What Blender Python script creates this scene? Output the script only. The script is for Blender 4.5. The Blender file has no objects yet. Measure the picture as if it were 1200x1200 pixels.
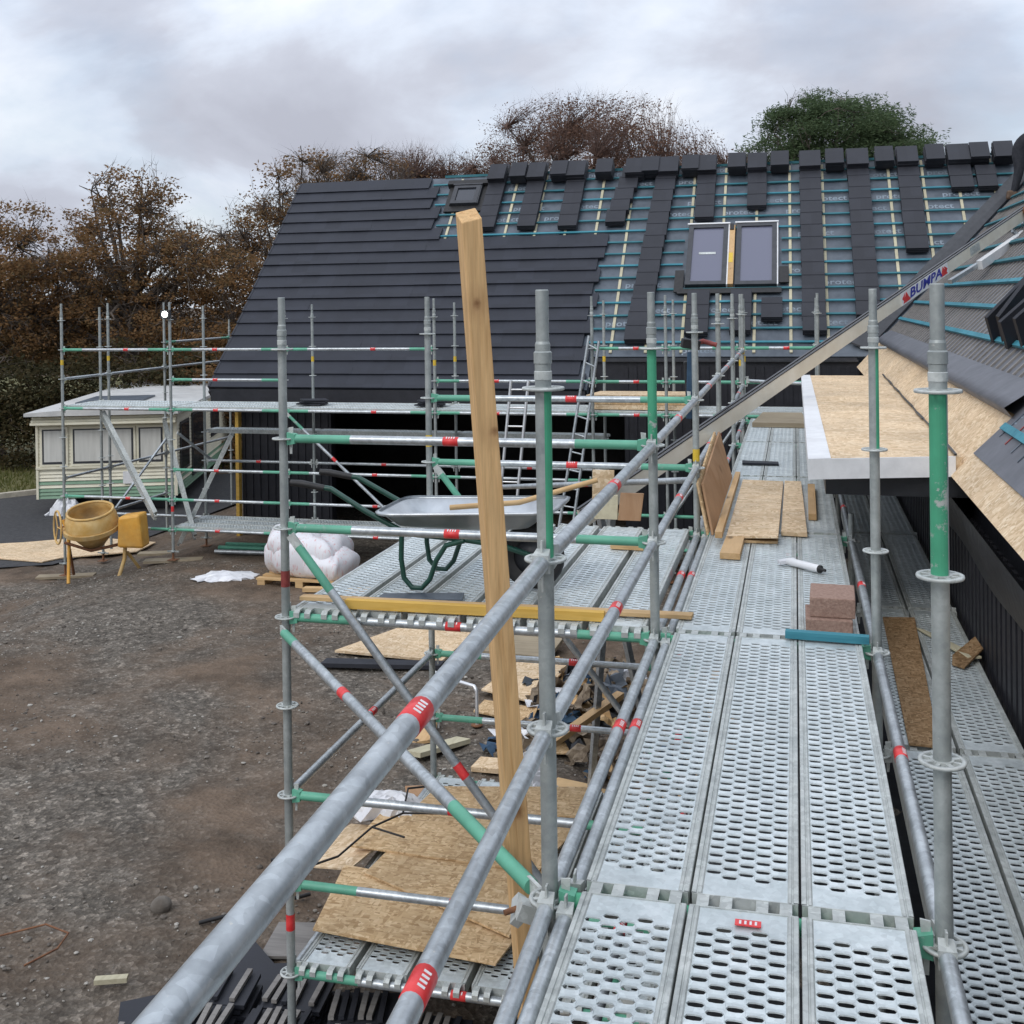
import bpy, bmesh, math, random
import numpy as np
from mathutils import Vector, Matrix, Euler
random.seed(7); rng = np.random.default_rng(11)
S2 = math.sqrt(2.0)
scene = bpy.context.scene
COL = scene.collection

# ------------------------------------------------------------------ mesh builder
class MB:
    def __init__(s): s.v=[]; s.f=[]; s.m=[]; s.sm=[]; s.mats=[]
    def mi(s, mat):
        if mat not in s.mats: s.mats.append(mat)
        return s.mats.index(mat)
    def add(s, verts, faces, mat, smooth=False):
        o=len(s.v); s.v.extend([tuple(p) for p in verts]); k=s.mi(mat)
        for f in faces: s.f.append([i+o for i in f]); s.m.append(k); s.sm.append(smooth)
        return s
    def hexa(s, P, mat):                       # 8 corners: bottom 4 ccw, top 4 ccw
        return s.add(P, [(3,2,1,0),(4,5,6,7),(0,1,5,4),(1,2,6,5),(2,3,7,6),(3,0,4,7)], mat)
    def box(s, x0,x1,y0,y1,z0,z1, mat):
        return s.hexa([(x0,y0,z0),(x1,y0,z0),(x1,y1,z0),(x0,y1,z0),(x0,y0,z1),(x1,y0,z1),(x1,y1,z1),(x0,y1,z1)], mat)
    def obox(s, c, size, mat, rot=(0,0,0)):
        R=Euler(rot).to_matrix(); c=Vector(c); hx,hy,hz=[q/2 for q in size]
        P=[c+R@Vector(q) for q in ((-hx,-hy,-hz),(hx,-hy,-hz),(hx,hy,-hz),(-hx,hy,-hz),(-hx,-hy,hz),(hx,-hy,hz),(hx,hy,hz),(-hx,hy,hz))]
        return s.hexa(P, mat)
    def beam(s, p0, p1, w, h, mat, up=(0,0,1)):
        p0=Vector(p0); p1=Vector(p1); d=(p1-p0).normalized(); u=Vector(up)
        a=d.cross(u)
        if a.length<1e-4: a=d.cross(Vector((1,0,0)))
        a.normalize(); b=a.cross(d).normalized(); a*=w/2; b*=h/2
        return s.hexa([p0-a-b,p0+a-b,p1+a-b,p1-a-b,p0-a+b,p0+a+b,p1+a+b,p1-a+b], mat)
    def path(s, pts, r, mat, n=10, cap=True):
        pts=[Vector(p) for p in pts]; rs=r if isinstance(r,(list,tuple)) else [r]*len(pts)
        d0=(pts[1]-pts[0]).normalized(); a=d0.orthogonal().normalized(); V=[]; F=[]
        for i,p in enumerate(pts):
            if i==0: d=d0
            elif i==len(pts)-1: d=(pts[i]-pts[i-1]).normalized()
            else: d=((pts[i]-pts[i-1]).normalized()+(pts[i+1]-pts[i]).normalized()).normalized()
            a=(a-d*a.dot(d)).normalized(); b=d.cross(a)
            for k in range(n):
                t=2*math.pi*k/n; V.append(p+(a*math.cos(t)+b*math.sin(t))*rs[i])
        for i in range(len(pts)-1):
            for k in range(n):
                j=(k+1)%n; F.append((i*n+k,i*n+j,(i+1)*n+j,(i+1)*n+k))
        s.add(V,F,mat,True)
        if cap:
            s.add(V[:n],[tuple(range(n-1,-1,-1))],mat); s.add(V[-n:],[tuple(range(n))],mat)
        return s
    def tube(s, p0, p1, r, mat, n=14): return s.path([p0,p1],r,mat,n)
    def lathe(s, prof, c, mat, n=20, ax='z', smooth=True, sharp=False):
        if sharp:
            for a,b in zip(prof[:-1],prof[1:]): s.lathe([a,b],c,mat,n,ax)
            return s
        c=Vector(c); V=[]; F=[]
        for (r,h) in prof:
            for k in range(n):
                t=2*math.pi*k/n; q=(r*math.cos(t),r*math.sin(t),h)
                if ax=='x': q=(h,q[0],q[1])
                if ax=='y': q=(q[0],h,q[1])
                V.append(c+Vector(q))
        for i in range(len(prof)-1):
            for k in range(n):
                j=(k+1)%n; F.append((i*n+k,i*n+j,(i+1)*n+j,(i+1)*n+k))
        return s.add(V,F,mat,smooth)
    def prism(s, poly, ext, mat):
        e=Vector(ext); P=[Vector(p) for p in poly]; n=len(P)
        V=P+[p+e for p in P]
        F=[tuple(range(n-1,-1,-1)),tuple(range(n,2*n))]+[(i,(i+1)%n,n+(i+1)%n,n+i) for i in range(n)]
        return s.add(V,F,mat)
    def mesh(s, name, off=(0,0,0)):
        me=bpy.data.meshes.new(name); o=Vector(off)
        me.from_pydata([tuple(Vector(p)-o) for p in s.v],[],s.f)
        for m in s.mats: me.materials.append(m)
        me.polygons.foreach_set('material_index',s.m); me.polygons.foreach_set('use_smooth',s.sm)
        me.validate(); 
        bm=bmesh.new(); bm.from_mesh(me); bmesh.ops.recalc_face_normals(bm,faces=bm.faces); bm.to_mesh(me); bm.free()
        me.update(); return me

WL={}                                            # world location of things (unrotated)
def tag(o,label,cat,group=None,kind=None):
    if label: o['label']=label
    if cat: o['category']=cat
    if group: o['group']=group
    if kind: o['kind']=kind
    return o
def thing(name,label,cat,loc=(0,0,0),group=None,rotz=0):
    o=bpy.data.objects.new(name,None); COL.objects.link(o); o.location=loc; o.rotation_euler=(0,0,rotz)
    o.empty_display_size=.1; WL[o]=Vector(loc)
    return tag(o,label,cat,group)
def part(name,mb,parent,bevel=0,local=False,label=None):
    off=(0,0,0) if local else WL[parent]
    me=mb if isinstance(mb,bpy.types.Mesh) else mb.mesh(name,off)
    o=bpy.data.objects.new(name,me); COL.objects.link(o); o.parent=parent; WL[o]=WL[parent]
    if bevel: bev(o,bevel)
    if label: o['label']=label
    return o
def solo(name,mb,label,cat,group=None,bevel=0,kind=None,loc=(0,0,0)):
    me=mb if isinstance(mb,bpy.types.Mesh) else mb.mesh(name,loc)
    o=bpy.data.objects.new(name,me); COL.objects.link(o); o.location=loc; WL[o]=Vector(loc)
    if bevel: bev(o,bevel)
    return tag(o,label,cat,group,kind)
def sololoc(name,mb,label,cat,group=None,bevel=0,loc=(0,0,0)):
    return solo(name,mb.mesh(name),label,cat,group,bevel,None,loc)
def struct(name,mb,kind='structure'):
    o=solo(name,mb,None,None,kind=kind); return o
def bev(o,w):
    b=o.modifiers.new('bevel','BEVEL'); b.width=w; b.segments=2; b.limit_method='ANGLE'; b.angle_limit=.6
def copy_tree(o,parent=None):
    c=o.copy(); COL.objects.link(c)
    if parent is not None: c.parent=parent
    for ch in o.children: copy_tree(ch,c)
    return c

# ------------------------------------------------------------------ materials
def new_mat(name):
    m=bpy.data.materials.new(name); m.use_nodes=True; nt=m.node_tree
    return m,nt,nt.nodes,nt.links,nt.nodes['Principled BSDF']
def ramp(N,stops,interp='LINEAR'):
    r=N.new('ShaderNodeValToRGB'); r.color_ramp.interpolation=interp
    e=r.color_ramp.elements
    while len(e)<len(stops): e.new(.5)
    for q,(p,c) in zip(e,stops):
        q.position=p; q.color=(c,c,c,1) if isinstance(c,(int,float)) else (*c,1)
    return r
def coords(N,L,scale=(1,1,1),rand=True,which='Object'):
    t=N.new('ShaderNodeTexCoord'); mp=N.new('ShaderNodeMapping'); mp.inputs['Scale'].default_value=scale
    L.new(t.outputs[which],mp.inputs['Vector'])
    if rand:
        oi=N.new('ShaderNodeObjectInfo'); mu=N.new('ShaderNodeMath'); mu.operation='MULTIPLY'; mu.inputs[1].default_value=47.3
        L.new(oi.outputs['Random'],mu.inputs[0]); cx=N.new('ShaderNodeCombineXYZ')
        for i in range(3): L.new(mu.outputs[0],cx.inputs[i])
        L.new(cx.outputs[0],mp.inputs['Location'])
    return mp.outputs['Vector']
def noise(N,L,vec,scale,detail=5,rough=.6,dist=0):
    n=N.new('ShaderNodeTexNoise'); n.inputs['Scale'].default_value=scale; n.inputs['Detail'].default_value=detail
    n.inputs['Roughness'].default_value=rough; n.inputs['Distortion'].default_value=dist; L.new(vec,n.inputs['Vector']); return n
def mix(N,L,f,a,b,mode='MIX'):
    m=N.new('ShaderNodeMix'); m.data_type='RGBA'; m.blend_type=mode
    for sock,val in ((0,f),(6,a),(7,b)):
        if hasattr(val,'links'): L.new(val,m.inputs[sock])
        elif sock==0: m.inputs[0].default_value=val
        else: m.inputs[sock].default_value=(*val,1)
    return m.outputs[2]
def bump(N,L,B,h,strength=.3,dist=.01):
    b=N.new('ShaderNodeBump'); b.inputs['Strength'].default_value=strength; b.inputs['Distance'].default_value=dist
    L.new(h,b.inputs['Height']); L.new(b.outputs[0],B.inputs['Normal'])
def gen(name,c1,c2,scale=8,rough=.6,metal=0,stretch=(1,1,1),bs=0,bscale=None,lo=.35,hi=.65,c3=None,dirt=0,rvar=.12,spec=.5):
    m,nt,N,L,B=new_mat(name); v=coords(N,L,stretch)
    n=noise(N,L,v,scale); r=ramp(N,[(lo,c1),(hi,c2)] if c3 is None else [(lo,c1),((lo+hi)/2,c2),(hi,c3)]); L.new(n.outputs[0],r.inputs[0])
    col=r.outputs[0]
    if dirt:
        n2=noise(N,L,v,scale*.23,6,.65); rr=ramp(N,[(.42,0.0),(.72,dirt)]); L.new(n2.outputs[0],rr.inputs[0])
        col=mix(N,L,rr.outputs[0],col,(.10,.085,.07))
    L.new(col,B.inputs['Base Color']); B.inputs['Metallic'].default_value=metal
    n3=noise(N,L,v,scale*2.3,3); mr=N.new('ShaderNodeMapRange'); mr.inputs[3].default_value=rough-rvar; mr.inputs[4].default_value=rough+rvar
    L.new(n3.outputs[0],mr.inputs[0]); L.new(mr.outputs[0],B.inputs['Roughness']); B.inputs['Specular IOR Level'].default_value=spec
    if bs:
        nb=noise(N,L,v,bscale or scale*4,4); bump(N,L,B,nb.outputs[0],bs)
    return m
def galv(name,a,b,c,metal=.55,rough=.42,sf=.55):
    m,nt,N,L,B=new_mat(name); v=coords(N,L)
    vo=N.new('ShaderNodeTexVoronoi'); vo.inputs['Scale'].default_value=48; L.new(v,vo.inputs['Vector'])
    n=noise(N,L,v,9,6,.7); n2=noise(N,L,v,2.2,5,.6)
    r=ramp(N,[(.3,a),(.52,b),(.75,c)]); L.new(n.outputs[0],r.inputs[0])
    sp=N.new('ShaderNodeSeparateColor'); L.new(vo.outputs['Color'],sp.inputs[0])
    rr=ramp(N,[(0,.66),(1,1.12)]); L.new(sp.outputs[0],rr.inputs[0])
    col=mix(N,L,sf,r.outputs[0],rr.outputs[0],'MULTIPLY')
    r2=ramp(N,[(.5,0.),(.8,.55)]); L.new(n2.outputs[0],r2.inputs[0])
    col=mix(N,L,r2.outputs[0],col,tuple(q*.62 for q in a))
    ns=noise(N,L,v,38,4,.7); r3=ramp(N,[(.685,0.),(.72,.75)]); L.new(ns.outputs[0],r3.inputs[0]); col=mix(N,L,r3.outputs[0],col,(.58,.57,.53))
    nr=noise(N,L,v,6,7,.8); r4=ramp(N,[(.66,0.),(.78,.6)]); L.new(nr.outputs[0],r4.inputs[0]); col=mix(N,L,r4.outputs[0],col,(.17,.13,.095))
    L.new(col,B.inputs['Base Color']); B.inputs['Metallic'].default_value=metal
    mr=N.new('ShaderNodeMapRange'); mr.inputs[3].default_value=rough-.1; mr.inputs[4].default_value=rough+.2
    L.new(n.outputs[0],mr.inputs[0]); L.new(mr.outputs[0],B.inputs['Roughness'])
    nb=noise(N,L,v,120,3); bump(N,L,B,nb.outputs[0],.12,.003)
    return m
def worn(name,paint,base,lo=.44,hi=.5,rough=.5):
    m,nt,N,L,B=new_mat(name); v=coords(N,L); n=noise(N,L,v,26,7,.75); n1=noise(N,L,v,5,4,.6)
    r=ramp(N,[(lo,0.),(hi,1.)]); ad=N.new('ShaderNodeMath'); ad.operation='MULTIPLY_ADD'; ad.inputs[1].default_value=.5; L.new(n.outputs[0],ad.inputs[0])
    hf=N.new('ShaderNodeMath'); hf.operation='MULTIPLY'; hf.inputs[1].default_value=.6; L.new(n1.outputs[0],hf.inputs[0]); L.new(hf.outputs[0],ad.inputs[2])
    L.new(ad.outputs[0],r.inputs[0])
    r3=ramp(N,[(.3,tuple(q*.8 for q in paint)),(.7,tuple(min(1,q*1.15) for q in paint))]); L.new(n1.outputs[0],r3.inputs[0])
    L.new(mix(N,L,r.outputs[0],base,r3.outputs[0]),B.inputs['Base Color']); B.inputs['Roughness'].default_value=rough
    bump(N,L,B,r.outputs[0],.15,.002); return m
def osb(name,cols,scale=1.0):
    m,nt,N,L,B=new_mat(name); v=coords(N,L,(1,1,1)); nd=noise(N,L,v,3,2)
    parts=[]
    for k,(ang,sc) in enumerate((((0,0,.5),(24,90,60)),((0,0,-.6),(84,26,60)),((0,0,1.3),(30,100,60)))):
        mp=N.new('ShaderNodeMapping'); mp.inputs['Rotation'].default_value=ang; mp.inputs['Scale'].default_value=tuple(q*scale for q in sc); mp.inputs['Location'].default_value=(k*3.1,k*1.7,0)
        L.new(v,mp.inputs['Vector'])
        vo=N.new('ShaderNodeTexVoronoi'); vo.inputs['Scale'].default_value=1.0; L.new(mp.outputs[0],vo.inputs['Vector'])
        sp=N.new('ShaderNodeSeparateColor'); L.new(vo.outputs['Color'],sp.inputs[0]); parts.append(sp)
    c=None
    sel=ramp(N,[(.45,0.),(.5,1.)]); L.new(parts[0].outputs[1],sel.inputs[0])
    sel2=ramp(N,[(.55,0.),(.6,1.)]); L.new(parts[1].outputs[1],sel2.inputs[0])
    r=[]
    for p in parts:
        q=ramp(N,[(0,cols[0]),(.35,cols[1]),(.7,cols[2]),(1,cols[3])]); L.new(p.outputs[0],q.inputs[0]); r.append(q)
    c=mix(N,L,sel.outputs[0],r[0].outputs[0],r[1].outputs[0]); c=mix(N,L,sel2.outputs[0],c,r[2].outputs[0])
    nn=noise(N,L,v,1.4,5); dr=ramp(N,[(.4,1.05),(.75,.72)]); L.new(nn.outputs[0],dr.inputs[0]); c=mix(N,L,1.0,c,dr.outputs[0],'MULTIPLY')
    L.new(c,B.inputs['Base Color']); B.inputs['Roughness'].default_value=.75; B.inputs['Specular IOR Level'].default_value=.25
    bump(N,L,B,parts[0].outputs[0],.25,.004); return m
def wood(name,c1,c2,axis=0,scale=1,rough=.62,knots=True):
    st=[14*scale]*3; st[axis]=.9*scale
    m,nt,N,L,B=new_mat(name); v=coords(N,L,tuple(st)); n=noise(N,L,v,1.6,6,.6,.6)
    r=ramp(N,[(.3,c1),(.55,c2),(.75,tuple(q*.85 for q in c2))]); L.new(n.outputs[0],r.inputs[0]); col=r.outputs[0]
    if knots:
        s2=[5]*3; s2[axis]=1.6; v2=coords(N,L,tuple(s2)); vo=N.new('ShaderNodeTexVoronoi'); vo.inputs['Scale'].default_value=1.0; L.new(v2,vo.inputs['Vector'])
        kr=ramp(N,[(.05,.85),(.13,0.)]); L.new(vo.outputs['Distance'],kr.inputs[0]); col=mix(N,L,kr.outputs[0],col,tuple(q*.32 for q in c1))
    big=noise(N,L,coords(N,L,(1,1,1)),1.3,4); br=ramp(N,[(.35,.8),(.7,1.08)]); L.new(big.outputs[0],br.inputs[0]); col=mix(N,L,1.,col,br.outputs[0],'MULTIPLY')
    L.new(col,B.inputs['Base Color']); B.inputs['Roughness'].default_value=rough; B.inputs['Specular IOR Level'].default_value=.3
    bump(N,L,B,n.outputs[0],.2,.004); return m
def tile_mat(name,c,var=.25,sx=.33,sy=.2255):
    m,nt,N,L,B=new_mat(name); t=N.new('ShaderNodeTexCoord'); sp=N.new('ShaderNodeSeparateXYZ'); L.new(t.outputs['Object'],sp.inputs[0])
    cx=N.new('ShaderNodeCombineXYZ')
    for i,sc in ((0,sx),(1,sy)):
        d=N.new('ShaderNodeMath'); d.operation='DIVIDE'; d.inputs[1].default_value=sc; L.new(sp.outputs[i],d.inputs[0])
        f=N.new('ShaderNodeMath'); f.operation='FLOOR'; L.new(d.outputs[0],f.inputs[0]); L.new(f.outputs[0],cx.inputs[i])
    w=N.new('ShaderNodeTexWhiteNoise'); L.new(cx.outputs[0],w.inputs['Vector'])
    n=noise(N,L,t.outputs['Object'],3.5,7,.7); nf=noise(N,L,t.outputs['Object'],60,3)
    r=ramp(N,[(0,1-var),(1,1+var)]); L.new(w.outputs['Value'],r.inputs[0])
    r2=ramp(N,[(.3,.8),(.7,1.2)]); L.new(n.outputs[0],r2.inputs[0])
    col=mix(N,L,1.,r.outputs[0],r2.outputs[0],'MULTIPLY'); col=mix(N,L,1.,col,c,'MULTIPLY')
    L.new(col,B.inputs['Base Color']); 
    rr=ramp(N,[(.3,.45),(.7,.62)]); L.new(n.outputs[0],rr.inputs[0]); L.new(rr.outputs[0],B.inputs['Roughness'])
    bump(N,L,B,nf.outputs[0],.25,.004); B.inputs['Specular IOR Level'].default_value=.28; return m

GA=galv('galvanised_tube',(.36,.39,.41),(.50,.54,.56),(.64,.68,.70),.6,.34)
GD=galv('galvanised_standard',(.27,.30,.30),(.36,.39,.38),(.48,.51,.50),.35,.46,.22)
GR=galv('galvanised_casting',(.42,.45,.44),(.55,.58,.56),(.66,.69,.67),.25,.5)
DK=galv('steel_deck_plate',(.50,.56,.57),(.62,.68,.69),(.74,.79,.80),.35,.40,.35)
DR=galv('steel_deck_rail',(.42,.45,.44),(.52,.55,.53),(.62,.64,.62),.3,.48)
GREEN=worn('scaffold_green_paint',(.065,.35,.20),(.40,.42,.40),.42,.46)
GREENL=worn('light_green_paint',(.115,.38,.26),(.38,.42,.40),.36,.44)
RED=gen('red_tape',(.62,.025,.03),(.75,.06,.06),30,.4); REDD=gen('dull_red_paint',(.20,.03,.03),(.28,.06,.05),30,.6)
YEL=gen('yellow_tape',(.62,.42,.03),(.72,.5,.06),30,.5)
WHT=gen('white_paint',(.74,.75,.76),(.82,.83,.84),12,.5,dirt=.15)
OSB=osb('osb_board',[(.40,.255,.125),(.54,.37,.20),(.62,.44,.25),(.72,.54,.33)],.6)
OSBP=osb('pale_osb_board',[(.52,.37,.215),(.66,.49,.31),(.72,.55,.36),(.82,.67,.48)],.55)
OSBD=osb('weathered_osb_board',[(.17,.10,.045),(.27,.165,.08),(.33,.21,.11),(.40,.27,.15)])
WX=wood('pine_along_x',(.52,.33,.15),(.66,.45,.23),0); WY=wood('pine_along_y',(.50,.31,.14),(.62,.41,.21),1); WZ=wood('pine_upright',(.48,.27,.10),(.62,.38,.16),2)
WGY=wood('grey_scaffold_board',(.26,.21,.14),(.36,.30,.21),0); WYX=wood('yellow_timber',(.62,.36,.06),(.72,.46,.11),0,knots=False)
PLY=wood('plywood_brown',(.36,.20,.10),(.45,.27,.15),2,.5); PALE=wood('pale_batten',(.46,.42,.29),(.56,.52,.37),1,knots=False)
BLUE=wood('blue_treated_batten',(.022,.12,.15),(.05,.20,.24),0,knots=False); BLUEB=wood('bright_blue_batten',(.028,.17,.23),(.06,.27,.34),0,knots=False)
TILE=tile_mat('charcoal_roof_tile',(.026,.029,.039),.12); TSTK=tile_mat('charcoal_stacked_tile',(.030,.032,.040),.10,.5,.22)
UND=gen('dark_roof_underlay',(.055,.070,.090),(.105,.127,.155),3,.45,bs=.15,bscale=9)
UNDG=gen('grey_roof_underlay',(.10,.105,.12),(.135,.14,.16),4,.55,bs=.2,bscale=8)
PRINT=gen('pale_underlay_print',(.13,.165,.20),(.28,.335,.39),2.5,.6)
NAVY=gen('dark_navy_wall_boards',(.010,.011,.016),(.018,.019,.026),7,.55,bs=.2)
BLKM=gen('black_membrane_and_shade',(.012,.013,.016),(.022,.024,.028),6,.4,bs=.25,bscale=14)
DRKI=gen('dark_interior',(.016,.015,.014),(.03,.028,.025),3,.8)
RIB=wood('grey_ribs',(.19,.18,.17),(.28,.265,.25),0,knots=False)
FRM=gen('dark_window_frame',(.03,.032,.038),(.045,.048,.055),10,.4)
BLK=gen('black_rubber',(.012,.012,.013),(.022,.022,.023),20,.6)
DGRN=gen('dark_green_enamel',(.010,.055,.040),(.016,.075,.055),15,.35)
TRAY=gen('bare_zinc_tray',(.50,.54,.57),(.64,.68,.71),6,.36,.6,dirt=.35)
ORG=gen('orange_paint',(.68,.33,.04),(.76,.42,.08),6,.5,dirt=.45); YLW=gen('dusty_yellow_paint',(.60,.36,.10),(.70,.50,.22),6,.6,dirt=.7); RUST=gen('rusty_steel',(.14,.06,.03),(.24,.11,.05),25,.8)
CRM=gen('cream_cladding',(.76,.72,.55),(.82,.79,.64),3,.5,dirt=.2); CGRN=gen('green_cladding',(.16,.30,.19),(.21,.36,.24),3,.5,dirt=.2); CROOF=gen('grey_white_roof',(.54,.55,.54),(.66,.66,.64),3,.5,dirt=.3)
CURT=gen('drawn_blind',(.54,.54,.50),(.64,.64,.60),2,.8,stretch=(6,6,.5)); 
BRK=gen('concrete_block',(.25,.155,.12),(.36,.24,.19),60,.9,bs=.6,bscale=90)
PLAST=gen('white_plastic_sheet',(.62,.63,.66),(.80,.81,.83),5,.35,bs=.3,bscale=14); PINKW=gen('pink_striped_wrap',(.74,.74,.77),(.68,.45,.46),9,.5,stretch=(3,3,.6),lo=.54,hi=.66,bs=.3,bscale=20)
RAG=gen('muddy_wrap',(.10,.07,.045),(.30,.24,.17),9,.8,bs=.4); 
ALU=gen('aluminium',(.62,.63,.64),(.72,.73,.74),10,.35,.7); BEIGE=gen('beige_conveyor_paint',(.72,.68,.57),(.79,.76,.66),5,.5,dirt=.25)
SIGNB=gen('sign_blue',(.03,.03,.30),(.04,.05,.36),5,.4); SIGNR=gen('sign_red',(.60,.03,.03),(.66,.05,.05),5,.4)
CLOTH=gen('dark_work_clothes',(.012,.014,.020),(.03,.032,.04),18,.85,bs=.3); SKIN=gen('skin',(.45,.27,.20),(.52,.33,.25),20,.5); HAIR=gen('dark_hair',(.012,.01,.009),(.03,.025,.02),60,.6); BOOT=gen('brown_boot',(.08,.05,.03),(.13,.08,.05),20,.6)
TWIG=gen('russet_twigs',(.085,.052,.04),(.15,.09,.07),9,.9)
STONE=gen('mixed_gravel',(.10,.085,.07),(.26,.24,.21),2,.9)
def glass_mat(name,col,rough=.08):
    m,nt,N,L,B=new_mat(name); B.inputs['Base Color'].default_value=(*col,1); B.inputs['Roughness'].default_value=rough; B.inputs['Specular IOR Level'].default_value=.8
    v=coords(N,L); n=noise(N,L,v,2,3); bump(N,L,B,n.outputs[0],.03,.01); return m
GLASS=glass_mat('window_glass',(.03,.035,.045)); FILM=glass_mat('filmed_glass',(.12,.125,.18),.22); 
def leaf_mat(name,cols,rough=.65):
    m,nt,N,L,B=new_mat(name); g=N.new('ShaderNodeNewGeometry'); r=ramp(N,[(i/(len(cols)-1),c) for i,c in enumerate(cols)])
    v=coords(N,L,rand=False); n=noise(N,L,v,.55,3); ad=N.new('ShaderNodeMath'); ad.operation='MULTIPLY_ADD'; ad.inputs[1].default_value=.45; L.new(g.outputs['Random Per Island'],ad.inputs[0])
    mu=N.new('ShaderNodeMath'); mu.operation='MULTIPLY'; mu.inputs[1].default_value=.62; L.new(n.outputs[0],mu.inputs[0]); L.new(mu.outputs[0],ad.inputs[2])
    L.new(ad.outputs[0],r.inputs[0]); L.new(r.outputs[0],B.inputs['Base Color']); B.inputs['Roughness'].default_value=rough; B.inputs['Specular IOR Level'].default_value=.2
    tr=N.new('ShaderNodeBsdfTranslucent'); L.new(r.outputs[0],tr.inputs['Color']); mx=N.new('ShaderNodeMixShader'); mx.inputs[0].default_value=.42; L.new(B.outputs[0],mx.inputs[1]); L.new(tr.outputs[0],mx.inputs[2]); L.new(mx.outputs[0],N['Material Output'].inputs['Surface'])
    return m
BARK=gen('bark',(.075,.06,.05),(.14,.115,.095),9,.9,bs=.5)
LF_AUT=leaf_mat('autumn_leaves',[(.062,.064,.034),(.15,.115,.056),(.22,.13,.062),(.27,.15,.065),(.46,.23,.055)])
LF_RUS=leaf_mat('russet_leaves',[(.09,.058,.042),(.15,.088,.06),(.20,.112,.076),(.20,.12,.066)])
LF_DRK=leaf_mat('dark_hedge_leaves',[(.018,.022,.012),(.045,.046,.022),(.09,.072,.034),(.15,.095,.042)])
LF_PIN=leaf_mat('pine_needles',[(.032,.058,.032),(.066,.106,.052),(.105,.15,.072),(.15,.195,.10)])
LF_GRS=leaf_mat('grass_blades',[(.07,.09,.025),(.12,.13,.04),(.18,.17,.06)])
def lamp_mat():
    m,nt,N,L,B=new_mat('lit_lamp'); B.inputs['Emission Color'].default_value=(.9,1,.95,1); B.inputs['Emission Strength'].default_value=12; return m
LAMP=lamp_mat()
def knotty(knots):
    m,nt,N,L,B=new_mat('knotty_pine_post'); t=N.new('ShaderNodeTexCoord'); v=coords(N,L,(16,16,.9),rand=False); n=noise(N,L,v,1.7,7,.62,.9); n2=noise(N,L,coords(N,L,(60,60,1.6),rand=False),1.2,4)
    r=ramp(N,[(.30,(.50,.29,.12)),(.52,(.66,.43,.21)),(.75,(.60,.37,.17))]); L.new(n.outputs[0],r.inputs[0]); r2=ramp(N,[(.35,.82),(.65,1.08)]); L.new(n2.outputs[0],r2.inputs[0]); col=mix(N,L,1.,r.outputs[0],r2.outputs[0],'MULTIPLY')
    nw=noise(N,L,t.outputs['Object'],30,3)
    for (p,s) in knots:
        d=N.new('ShaderNodeVectorMath'); d.operation='DISTANCE'; sc=N.new('ShaderNodeVectorMath'); sc.operation='MULTIPLY'; sc.inputs[1].default_value=(1,1,.75); L.new(t.outputs['Object'],sc.inputs[0]); L.new(sc.outputs[0],d.inputs[0]); d.inputs[1].default_value=(p[0],p[1],p[2]*.75)
        ad=N.new('ShaderNodeMath'); ad.operation='MULTIPLY_ADD'; ad.inputs[1].default_value=.018; L.new(nw.outputs[0],ad.inputs[0]); L.new(d.outputs['Value'],ad.inputs[2])
        k=ramp(N,[((s+.006),.95),((s+.022),.25),((s+.06),0.)]); L.new(ad.outputs[0],k.inputs[0]); col=mix(N,L,k.outputs[0],col,(.16,.065,.025))
    L.new(col,B.inputs['Base Color']); B.inputs['Roughness'].default_value=.68; B.inputs['Specular IOR Level'].default_value=.25; bump(N,L,B,n.outputs[0],.3,.004); return m
KNOT=knotty([((-.20,.40,.72),.018),((-.19,.40,.05),.022),((-.26,.42,1.32),.008),((-.32,.42,1.75),.006)])
# ------------------------------------------------------------------ camera, light, sky
def look(yaw,pitch,roll):
    cy,sy=math.cos(yaw),math.sin(yaw)
    f=Vector((-sy,cy,0)); r=Vector((cy,sy,0)); u=Vector((0,0,1))
    f2=f*math.cos(pitch)-u*math.sin(pitch); u2=f*math.sin(pitch)+u*math.cos(pitch)
    r3=r*math.cos(roll)+u2*math.sin(roll); u3=-r*math.sin(roll)+u2*math.cos(roll)
    return Matrix((r3,u3,-f2)).transposed()
cam=bpy.data.cameras.new('camera'); co=bpy.data.objects.new('camera',cam); COL.objects.link(co)
cam.sensor_width=36; cam.lens=1316.15/1200*36; cam.shift_y=-(600-358.564)/1200; cam.clip_end=3000; cam.clip_start=.05
co.matrix_world=Matrix.Translation((.7184,-3.2142,1.7632))@look(.24667,.0061,-.0137).to_4x4()
scene.camera=co
scene.view_settings.view_transform='Standard'; scene.view_settings.look='None'; scene.view_settings.exposure=0; scene.view_settings.gamma=1
SUN_EL=math.radians(42); SUN_AZ=math.radians(205)     # azimuth clockwise from +Y
sl=bpy.data.lights.new('sun','SUN'); sl.energy=1.15; sl.angle=math.radians(25); sl.color=(1,.96,.9)
so=bpy.data.objects.new('sun',sl); COL.objects.link(so)
sd=Vector((math.sin(SUN_AZ)*math.cos(SUN_EL),math.cos(SUN_AZ)*math.cos(SUN_EL),math.sin(SUN_EL)))
so.rotation_euler=sd.to_track_quat('Z','Y').to_euler(); so.location=(0,-20,30)
wd=bpy.data.worlds.new('World'); scene.world=wd; wd.use_nodes=True
nt=wd.node_tree; N=nt.nodes; L=nt.links; bg=N['Background']; out=N['World Output']
sky=N.new('ShaderNodeTexSky'); sky.sky_type='NISHITA'; sky.sun_disc=False; sky.sun_elevation=SUN_EL; sky.sun_rotation=SUN_AZ
L.new(sky.outputs[0],bg.inputs[0]); bg.inputs[1].default_value=.14
tc=N.new('ShaderNodeTexCoord'); sx=N.new('ShaderNodeSeparateXYZ'); L.new(tc.outputs['Generated'],sx.inputs[0])
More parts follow.
